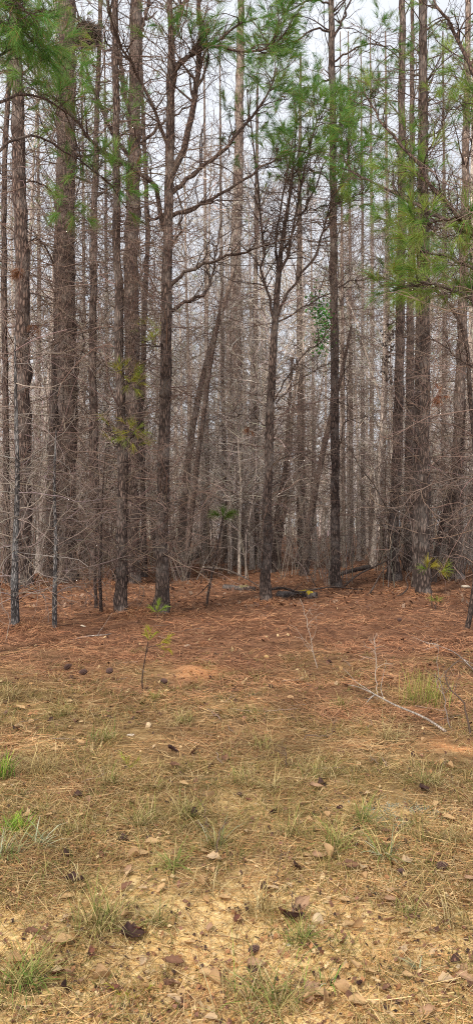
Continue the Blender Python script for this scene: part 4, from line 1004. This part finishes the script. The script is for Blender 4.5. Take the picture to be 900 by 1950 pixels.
def stone_mesh(seed, flat=.55, cut=5, c=(.62, .52, .38)):
    rg_ = np.random.default_rng(seed)
    nu, nv = 14, 9
    th = np.linspace(0, 2 * PI, nu, endpoint=False); ph = np.linspace(-PI / 2, PI / 2, nv)
    TH, PH = np.meshgrid(th, ph, indexing='ij'); v = np.stack([np.cos(PH) * np.cos(TH), np.cos(PH) * np.sin(TH), np.sin(PH)], -1).reshape(-1, 3)
    for _ in range(cut + 3):
        nn = nrm(rg_.normal(size=3)); dd = rg_.uniform(.55, .85); s = v @ nn
        v = v - np.maximum(s - dd, 0)[:, None] * nn
    v = v * np.array([1, .75, flat])
    i = np.arange(nu)[:, None] * nv; i2 = ((np.arange(nu) + 1) % nu)[:, None] * nv; j = np.arange(nv - 1)[None]
    q = np.stack([i + j, i2 + j, i2 + j + 1, i + j + 1], -1)
    mb = MB(); mb.add(v, q.reshape(-1, 4), None, c); me = mb.mesh('stone', smooth=False); me.materials.append(M['stone']); return me
ST = [stone_mesh(1), stone_mesh(2, .5, 6, (.70, .60, .46)), stone_mesh(3, .6, 5, (.60, .42, .20)), stone_mesh(4, .35, 4, (.72, .66, .58)), stone_mesh(5, .85, 7, (.72, .58, .40))]
for px, py, s, k, lb in (
        (606, 1762, .034, 4, 'biggest pale rock, right half of the broken pair by the dark leaves'), (592, 1772, .026, 1, 'narrow pale rock, left half of the broken pair by the dark leaves'),
        (518, 1784, .016, 1, 'cream pebble below the grey straw tuft left of the broken rock'), (538, 1780, .014, 2, 'yellow pebble between the cream pebble and the broken rock'),
        (552, 1802, .015, 3, 'flat whitish pebble below the yellow pebble'), (678, 1702, .018, 1, 'angular white pebble in the bare sand right of the middle'),
        (660, 1712, .012, 3, 'small white chip left of the angular white pebble'), (646, 1695, .014, 2, 'yellow pebble left of the angular white pebble'),
        (724, 1690, .022, 2, 'flat ochre pebble right of the angular white pebble'), (852, 1705, .020, 3, 'pale pebble on the straw under the open dark cone'),
        (876, 1850, .026, 1, 'cream stone at the right edge near the bottom'), (217, 1806, .016, 1, 'cream pebble below the large straw-coloured tuft'),
        (257, 1930, .016, 0, 'cream pebble at the bottom edge beside a yellow sprig'), (195, 1888, .014, 0, 'tan pebble above the sandy bottom corner'),
        (155, 1825, .014, 2, 'small tan pebble right of the two tan leaves'), (282, 1388, .040, 4, 'white rounded stone in the dry grass left of the middle'),
        (249, 1403, .040, 3, 'flat pale stone just left of the white rounded stone'), (356, 1226, .055, 3, 'lone white stone on the red litter right of the yellow-topped seedling'),
        (160, 1194, .055, 3, 'flat white stone on the litter behind the thin grey dead sapling'), (72, 1284, .045, 3, 'pale stone beside the short tan stick at the left'),
        (525, 1440, .014, 3, 'left one of two tiny white chips lying in the grass'), (535, 1440, .013, 3, 'right one of two tiny white chips lying in the grass'),
        (750, 1835, .016, 2, 'ochre pebble near the bluish star of blades'), (720, 1925, .016, 2, 'rounded ochre pebble at the bottom right'),
        (750, 1932, .014, 2, 'smaller ochre pebble at the bottom right, right of the rounded one'), (885, 1118, .16, 3, 'pale rock at the right edge behind the trunks'),
        (402, 1588, .010, 3, 'tiny white chip left of the silvery upright blade'), (508, 1252, .05, 2, 'pale tan stone on the red litter in the middle')):
    place(ST[k], 'stone', px, py, s, lb, 'stone', None, s * (.05 if k != 4 else .3), rng.normal(0, .2, 2))

def leaf_mesh(seed, lob, curl, bend, c, c2, wd=.29):
    rg_ = np.random.default_rng(seed); nu, nv = 9, 22
    v = np.linspace(0, 1, nv); u = np.linspace(-1, 1, nu)
    hw = wd * np.sin(PI * np.clip(v, 0, 1) ** .8) ** .75 * (1 + lob * np.sin(v * 2 * PI * 3.2 + 1)) * (1 + rg_.normal(0, .04, nv)) + .01
    V, U = np.meshgrid(v, u, indexing='ij')
    x = V - .5; y = U * hw[:, None]
    z = curl * (np.abs(U) ** 1.6) * hw[:, None] + bend * (V - .5) ** 2 * 2 + fbm(V * 3 + seed, U * 3, .8, seed) * .16 - .08 + .04 * np.abs(U) ** .5
    vv = np.stack([x + .06 * np.sin(V * 3 + U), y + .1 * bend * np.sin(V * 4), z], -1)
    i = np.arange(nv - 1)[:, None] * nu; j = np.arange(nu - 1)[None]
    q = np.stack([i + j, i + j + 1, i + nu + j + 1, i + nu + j], -1)
    cc = np.asarray(c)[None, None] * (1 - np.abs(U)[..., None] ** 2 * .5) + np.asarray(c2)[None, None] * np.abs(U)[..., None] ** 2 * .5
    cc = np.where((np.abs(U) < .1)[..., None], cc * .7, cc)
    mb = MB(); mb.add(vv, q.reshape(-1, 4), None, cc.reshape(-1, 3))
    t = np.linspace(0, 1, 4)[:, None]; mb.tubes(np.array([-.5, 0, vv[0, nu // 2, 2]]) + t * np.array([-.28, .03, .02]), np.array([.02, .014, .012, .012]), 5, c=np.asarray(c) * .7)
    me = mb.mesh('leaf'); me.materials.append(M['leaf']); return me
TAN, PK, BRN, DK = (.58, .39, .20), (.46, .29, .18), (.25, .13, .08), (.075, .040, .034)
LM = {'tan': leaf_mesh(1, .0, .35, .15, TAN, (.4, .24, .12)), 'tan2': leaf_mesh(2, .16, .35, -.15, (.52, .38, .24), TAN), 'pink': leaf_mesh(3, .14, .4, .2, PK, BRN), 'brown': leaf_mesh(4, .18, .5, .25, BRN, DK),
      'dark': leaf_mesh(5, .16, .5, .3, DK, (.05, .028, .026), .34), 'dark2': leaf_mesh(6, .1, .7, -.3, (.09, .05, .04), DK, .36), 'fold': leaf_mesh(7, .0, 2.2, .2, TAN, PK, .3), 'red': leaf_mesh(8, .15, .5, .3, (.22, .09, .06), DK)}
for px, py, s, k, rz, tl, lb in (
        (142, 1684, .085, 'dark', .2, (.2, .1), 'dark crumpled leaf lying on the grass at the left, by itself'), (124, 1896, .060, 'dark2', 1.3, (.6, .9), 'dark crumpled leaf standing on edge in the sand at the bottom left'),
        (250, 1797, .105, 'dark', .5, (.3, .2), 'large dark leaf at the right foot of the large straw-coloured tuft'), (262, 1788, .07, 'red', 2.0, (.2, .4), 'reddish brown leaf behind the large dark one'),
        (572, 1735, .095, 'pink', .8, (.7, -.4), 'upright pinkish leaf above the broken pale rock'), (556, 1762, .10, 'dark', 2.5, (.4, .2), 'dark leaf heap piece touching the broken pale rock'),
        (538, 1752, .08, 'red', 1.2, (.3, .5), 'dark red leaf left of the upright pinkish leaf'), (408, 1643, .085, 'tan2', .1, (.2, .2), 'pale curled leaf in front of the hooked dark stem'),
        (388, 1630, .055, 'tan', .9, (.3, .3), 'small tan leaf just left of the pale curled leaf'), (290, 1613, .085, 'tan', .5, (.2, .1), 'tan leaf on the grass left of the pale curled leaf'),
        (273, 1638, .065, 'tan', 1.1, (.3, .1), 'narrow tan leaf below the tan leaf in the grass'), (632, 1645, .085, 'fold', 1.9, (.2, 1.1), 'pointed tan leaf standing upright in the olive tuft'),
        (665, 1660, .085, 'brown', .2, (.3, .1), 'brown leaf right of the upright pointed tan leaf'), (562, 1662, .075, 'dark', 1.3, (.7, .4), 'dark upright leaf left of the upright olive tuft'),
        (605, 1640, .075, 'pink', .3, (.2, .1), 'greyish pink leaf under the upright olive tuft'), (742, 1726, .060, 'pink', .2, (.1, .1), 'flat pinkish leaf in the sand under the two cones'),
        (664, 1775, .055, 'tan', .8, (.1, .1), 'flat tan leaf in the yellow sand right of the broken rock'), (775, 1645, .085, 'tan2', .6, (.2, .2), 'pale leaf beside the weathered pine cone'),
        (122, 1808, .085, 'tan', .6, (.2, .1), 'upper of two tan leaves left of the large straw-coloured tuft'), (110, 1860, .055, 'tan2', .3, (.1, .1), 'small pale leaf on the sand at the left near the green and tan tuft'),
        (360, 1808, .06, 'tan', 2.4, (.2, .3), 'folded tan leaf on the bare sand in the middle of the foreground'), (408, 1885, .06, 'fold', -.6, (.3, .2), 'folded tan leaf near the bottom, right of the middle sand'),
        (392, 1868, .06, 'tan', .1, (.1, .1), 'flat tan leaf above the folded one near the bottom'), (330, 1848, .075, 'brown', .0, (.1, .1), 'long brown leaf lying flat in the bare sand'),
        (515, 1700, .07, 'tan2', 2.8, (.2, .2), 'pale leaf right of the flattened straw tuft'), (505, 1698, .06, 'dark2', .8, (.3, .3), 'dark curled leaf beside the pale leaf in the grass'),
        (600, 1508, .09, 'pink', .4, (.2, .2), 'pinkish leaf lying in the middle of the grass'), (612, 1500, .07, 'dark2', .8, (.3, .2), 'dark curl behind the pinkish leaf in the grass'),
        (372, 1556, .09, 'dark2', 1.0, (.4, .2), 'dark curled leaf left of the bare ochre sand patch'), (395, 1535, .085, 'fold', 1.5, (.2, 1.0), 'upright tan leaf by the brown stem left of the sand patch'),
        (805, 1515, .08, 'dark', .5, (.3, .2), 'dark leaf on the grass above the lichen crust'), (590, 1895, .08, 'pink', .9, (.2, .1), 'pinkish leaf near the bottom, above the olive tuft'),
        (610, 1905, .07, 'tan', .4, (.1, .1), 'tan leaf overlapping the pinkish leaf near the bottom'), (620, 1925, .07, 'fold', 1.2, (.2, .4), 'folded leaf upright near the bottom, right of the overlapping pair'),
        (680, 1920, .075, 'tan', .1, (.1, .1), 'yellow-tan leaf lying flat at the bottom right'), (850, 1882, .075, 'tan2', .2, (.1, .1), 'tan leaf under the cream stone at the right edge'),
        (885, 1880, .065, 'pink', -.5, (.1, .2), 'pinkish leaf at the right edge under the cream stone'), (775, 1873, .05, 'tan', .2, (.1, .1), 'small tan leaf right of the bluish star of blades'),
        (485, 1845, .07, 'pink', .2, (.2, .1), 'greyish leaf in the sand below the crumbled pine cone'), (235, 1605, .06, 'dark2', .3, (.3, .2), 'dark curl in the grass left of the tan leaves'),
        (128, 1636, .06, 'dark2', .9, (.4, .2), 'dark curl in the grass above the dark crumpled leaf'), (655, 1728, .055, 'tan', .1, (.1, .1), 'tan leaf scrap left of the flat pinkish leaf'),
        (892, 1680, .06, 'pink', .5, (.1, .1), 'pinkish leaf at the right edge above the straw mat'), (884, 1725, .06, 'tan', 2.0, (.2, .3), 'tan leaf at the right edge on the straw mat'),
        (735, 1590, .06, 'brown', .5, (.2, .2), 'brown leaf right of the dense olive tuft'), (150, 1525, .07, 'dark2', .4, (.3, .2), 'dark curl below the grey dry tuft on the left'),
        (332, 1458, .08, 'brown', .6, (.3, .2), 'brown leaf in the grass below the dry tuft, left of the middle'), (55, 1400, .07, 'tan', .6, (.2, .1), 'pale leaf on the litter at the left, above the grey dry tuft'),
        (320, 1890, .055, 'brown', 1.1, (.2, .2), 'small brown leaf on the bare sand near the bottom'), (60, 1790, .06, 'brown', .7, (.2, .2), 'small brown leaf at the left edge on the straw'),
        (870, 1255, .12, 'pink', .7, (.2, .2), 'pale leaf on the red litter at the right edge'), (690, 1660, .06, 'tan2', 1.3, (.2, .2), 'pale leaf scrap right of the brown leaf'),
        (740, 1300, .1, 'brown', .3, (.3, .2), 'brown leaf on the litter behind the fallen branch'), (215, 1900, .05, 'red', .9, (.2, .2), 'reddish scrap of leaf by the tan pebble'),
        (350, 1500, .07, 'tan', .2, (.2, .2), 'tan leaf in the grass left of the olive and tan tuft'), (855, 1565, .08, 'tan', .2, (.2, .2), 'tan leaf right of the lichen crust')):
    place(LM[k], 'fallen_leaf', px, py, s * .95, lb, 'leaf', rz, .022 if tl[1] < .8 else s * .45, tl)
# smaller repeats nothing tells apart
GLS = 'small dry leaves scattered in the clearing'
lk_ = list(LM)
for i in range(170):
    x, y = scatter(1, 1230, 1960, 10, 890); x, y = float(x[0]), float(y[0])
    o = bpy.data.objects.new('fallen_leaf', LM[lk_[int(rng.choice(8, p=[.22, .2, .16, .1, .08, .06, .1, .08]))]]); col.objects.link(o)
    s = rng.uniform(.028, .062) * (1.3 if y > 5 else 1)
    o.location = (x, y, float(ground(x, y)) + .016); o.scale = (s,) * 3; o.rotation_euler = (rng.normal(0, .4), rng.normal(0, .4), rng.uniform(0, 6.28))
    tag(o, 'small curled dry leaf lost among the straw of the clearing', 'leaf', GLS)
PS = []
for k_ in range(3):
    L_ = 1.0; q_ = np.column_stack([np.linspace(-.5, .5, 9), np.cumsum(rng.normal(0, .03, 9)), np.full(9, .02) + rng.uniform(0, .02, 9)])
    m_ = MB(); m_.tubes(q_, np.linspace(.016, .008, 9), 6, c=(.24, .17, .13), cap=True)
    C_, R_ = grow(q_[None], 3, .4, .007, (25, 60), .02, .15, 5, .3, .9, .3); C_[..., 2] = np.maximum(C_[..., 2], .01); m_.tubes(C_, R_, 4, c=(.24, .17, .13))
    e_ = m_.mesh('stick'); e_.materials.append(M['twig']); PS.append(e_)
for i in range(46):
    x, y = scatter(1, 1105, 1500, 10, 890); x, y = float(x[0]), float(y[0])
    o = bpy.data.objects.new('stick', PS[i % 3]); col.objects.link(o); s = rng.uniform(.14, .42) * (.6 if y < 6 else 1)
    o.location = (x, y, float(ground(x, y)) + .02); o.scale = (s, s, s * .8); o.rotation_euler = (0, 0, rng.uniform(0, 6.28))
    tag(o, 'short dry brown stick dropped on the forest litter', 'stick', 'dry sticks on the litter')
# dead leaves heaped through the wood
def wood_leaves():
    mb = MB(); n = 5200
    y = rng.uniform(14, 48, n); x = rng.uniform(-.4, .4, n) * y; s = rng.uniform(.025, .055, n); a = rng.uniform(0, 6.28, n)
    z = ground(x, y) + .03 + rng.random(n) * .05; tl = rng.normal(0, .5, (n, 2)); ca, sa = np.cos(a), np.sin(a)
    def pt(u, v): return np.column_stack([x + s * (u * ca - v * .55 * sa), y + s * (u * sa + v * .55 * ca), z + s * (tl[:, 0] * u + tl[:, 1] * v)])
    v = np.stack([pt(-1, 0), pt(-.2, -1), pt(1, 0), pt(-.2, 1)], 1)
    pal = np.array([(.22, .13, .085), (.30, .20, .14), (.15, .08, .055), (.20, .11, .07)])
    mb.add(v, np.arange(n * 4).reshape(-1, 4), None, np.repeat(pal[rng.integers(0, 4, n)] * rng.uniform(.6, 1.2, (n, 1)), 4, 0))
    return tag(mb.build('leaf_litter', M['leaf'], smooth=False), 'brown leaf litter under the trees', None, None, 'stuff')
wood_leaves()

# ------------------------------------------------------------------ hanging things
def vine(label, pts, d, n, r, c, name='vine', sz=.045):
    P = catmull(W([p[0] for p in pts], [p[1] for p in pts], np.full(len(pts), d)), 14)
    org = tuple(P[0]); root = empty(name, org, label, 'vine')
    mb = MB(); mb.tubes(P, np.full(14, .006), 5, c=(.12, .09, .07))
    C, R = grow(P[None], 14, .35, .004, (30, 80), -.1, .25, 5, .1, 1, .1); mb.tubes(C, R, 3, c=(.12, .09, .07)); mb.build('stem', M['twig'], root, org)
    k = rng.integers(0, 14, n); ctr = P[k] + rng.normal(0, r, (n, 3)) * np.array([1, 1, 1.1])
    a = nrm(rng.normal(size=(n, 3))); b = nrm(np.cross(a, rng.normal(size=(n, 3)))); s = sz * rng.uniform(.6, 1.2, n)[:, None]
    v = np.stack([ctr - a * s, ctr + b * s * .55, ctr + a * s, ctr - b * s * .55], 1)
    lm = MB(); lm.add(v, np.arange(n * 4).reshape(-1, 4), None, np.repeat(np.asarray(c)[None] * rng.uniform(.6, 1.5, (n, 1)), 4, 0))
    tag(lm.build('leaves', M['grass'], root, org, smooth=False), kind='stuff')
vine('glossy green vine leaves hanging beside the straight slender pine', [(612, 575), (606, 600), (620, 615), (616, 640), (606, 660)], 18.0, 330, .11, (.07, .24, .04))
vine('sparse green vine sprig above the glossy hanging leaves', [(602, 545), (598, 570), (604, 590)], 18.0, 60, .12, (.08, .22, .05))
vine('withered dark vine leaves dangling left of the dark straight pine', [(738, 630), (737, 655), (738, 680), (736, 700), (745, 725)], 20.0, 130, .10, (.06, .045, .04), sz=.06)
# leaf nest high in the branches
def nest():
    c = W(168, 68, 19.5); mb = MB(); n = 1500
    dirs = nrm(rng.normal(size=(n, 3))); p = c + dirs * rng.uniform(.08, .33, (n, 1)) * np.array([.95, .95, .8])
    q = p + nrm(rng.normal(size=(n, 3))) * rng.uniform(.15, .35, (n, 1)); m = (p + q) / 2 + rng.normal(0, .04, (n, 3))
    mb.ribbons(np.stack([p, m, q], 1), np.full((n, 3), .014), nrm(rng.normal(size=(n, 3))), np.array([[.10, .075, .05]]) * rng.uniform(.5, 1.4, (n, 1)))
    o = mb.build('squirrel_nest', M['straw'], None, c, smooth=False); o.location = c
    tag(o, 'ragged brown ball of twigs and leaves lodged beside the thickest trunk high up', 'nest')
nest()
# clumps of dead rust-coloured needles caught on twigs
def dead_clump(px, py, d, label, n=9, c=((.20, .09, .045), (.30, .14, .07)), r=.05):
    p = W(px, py, d) + rng.normal(0, r, (n, 3)); mb = MB()
    p[:, 0] = p[:, 0] * .5 + p[0, 0] * .5; needle_tufts(mb, p, rng.normal(size=(n, 3)) + np.array([0, 0, -1]), 40, .2, .005, c, axis=.1, brown=0, droop=.7)
    o0 = W(px, py, d); o = mb.build('dead_needles', M['needle'], None, o0, smooth=False); o.location = o0
    tag(o, label, 'needle clump')
dead_clump(38, 515, 17.8, 'rust-coloured clump of dead needles caught on the tall left pine')
dead_clump(66, 618, 18.0, 'smaller dull brown needle clump below the rust-coloured one', 5, r=.03)
dead_clump(838, 755, 15.5, 'orange-brown dead needles hanging right of the two-toned trunk', 8, ((.26, .10, .05), (.34, .16, .08)), .13)
dead_clump(475, 815, 20, 'brown dead needle clump low between the pale trunks in the middle', 4, r=.03)

# ------------------------------------------------------------------ light, sky, camera
w = bpy.data.worlds.new('World'); sc.world = w; w.use_nodes = True
nt = w.node_tree; nd = nt.nodes; lk = nt.links; nd.clear()
EL, AZ = math.radians(44), math.radians(207)
sky = nd.new('ShaderNodeTexSky'); sky.sky_type = 'NISHITA'; sky.sun_disc = False; sky.sun_elevation = EL; sky.sun_rotation = AZ; sky.dust_density = 3; sky.air_density = 1.0
tc = nd.new('ShaderNodeTexCoord'); no = nd.new('ShaderNodeTexNoise'); no.inputs['Scale'].default_value = 3.2; no.inputs['Detail'].default_value = 5
lk.new(tc.outputs['Generated'], no.inputs[0])
cl = ramp_out(nd, lk, no.outputs['Fac'], [(.34, (.82,) * 3), (.58, (1,) * 3)])
CL = 11.0
c = mix(nd, lk, 'MIX', cl, sky.outputs[0], (.905 * CL, .945 * CL, 1.02 * CL))
bg = nd.new('ShaderNodeBackground'); bg.inputs[1].default_value = .1; lk.new(c, bg.inputs[0])
ow = nd.new('ShaderNodeOutputWorld'); lk.new(bg.outputs[0], ow.inputs[0])
sl = bpy.data.lights.new('sun', 'SUN'); sl.energy = 4.6; sl.angle = math.radians(5); sl.color = (1, .93, .82)
so = bpy.data.objects.new('sun', sl); col.objects.link(so)
so.rotation_euler = (math.radians(46), 0, math.radians(-27))
cam = bpy.data.cameras.new('camera'); co = bpy.data.objects.new('camera', cam); col.objects.link(co)
co.location = (0, 0, EYE); co.rotation_euler = (PI / 2, 0, 0)
cam.sensor_fit = 'VERTICAL'; cam.sensor_height = 36; cam.lens = 36 * F / 1950; cam.shift_y = 25 / 1950
cam.clip_end = 2000; cam.clip_start = .05
sc.camera = co
sc.view_settings.view_transform = 'Standard'; sc.view_settings.look = 'None'; sc.view_settings.exposure = 0
cy = sc.cycles
cy.max_bounces = 10; cy.diffuse_bounces = 6; cy.transmission_bounces = 4; cy.use_denoising = False
cy.filter_width = 1.1
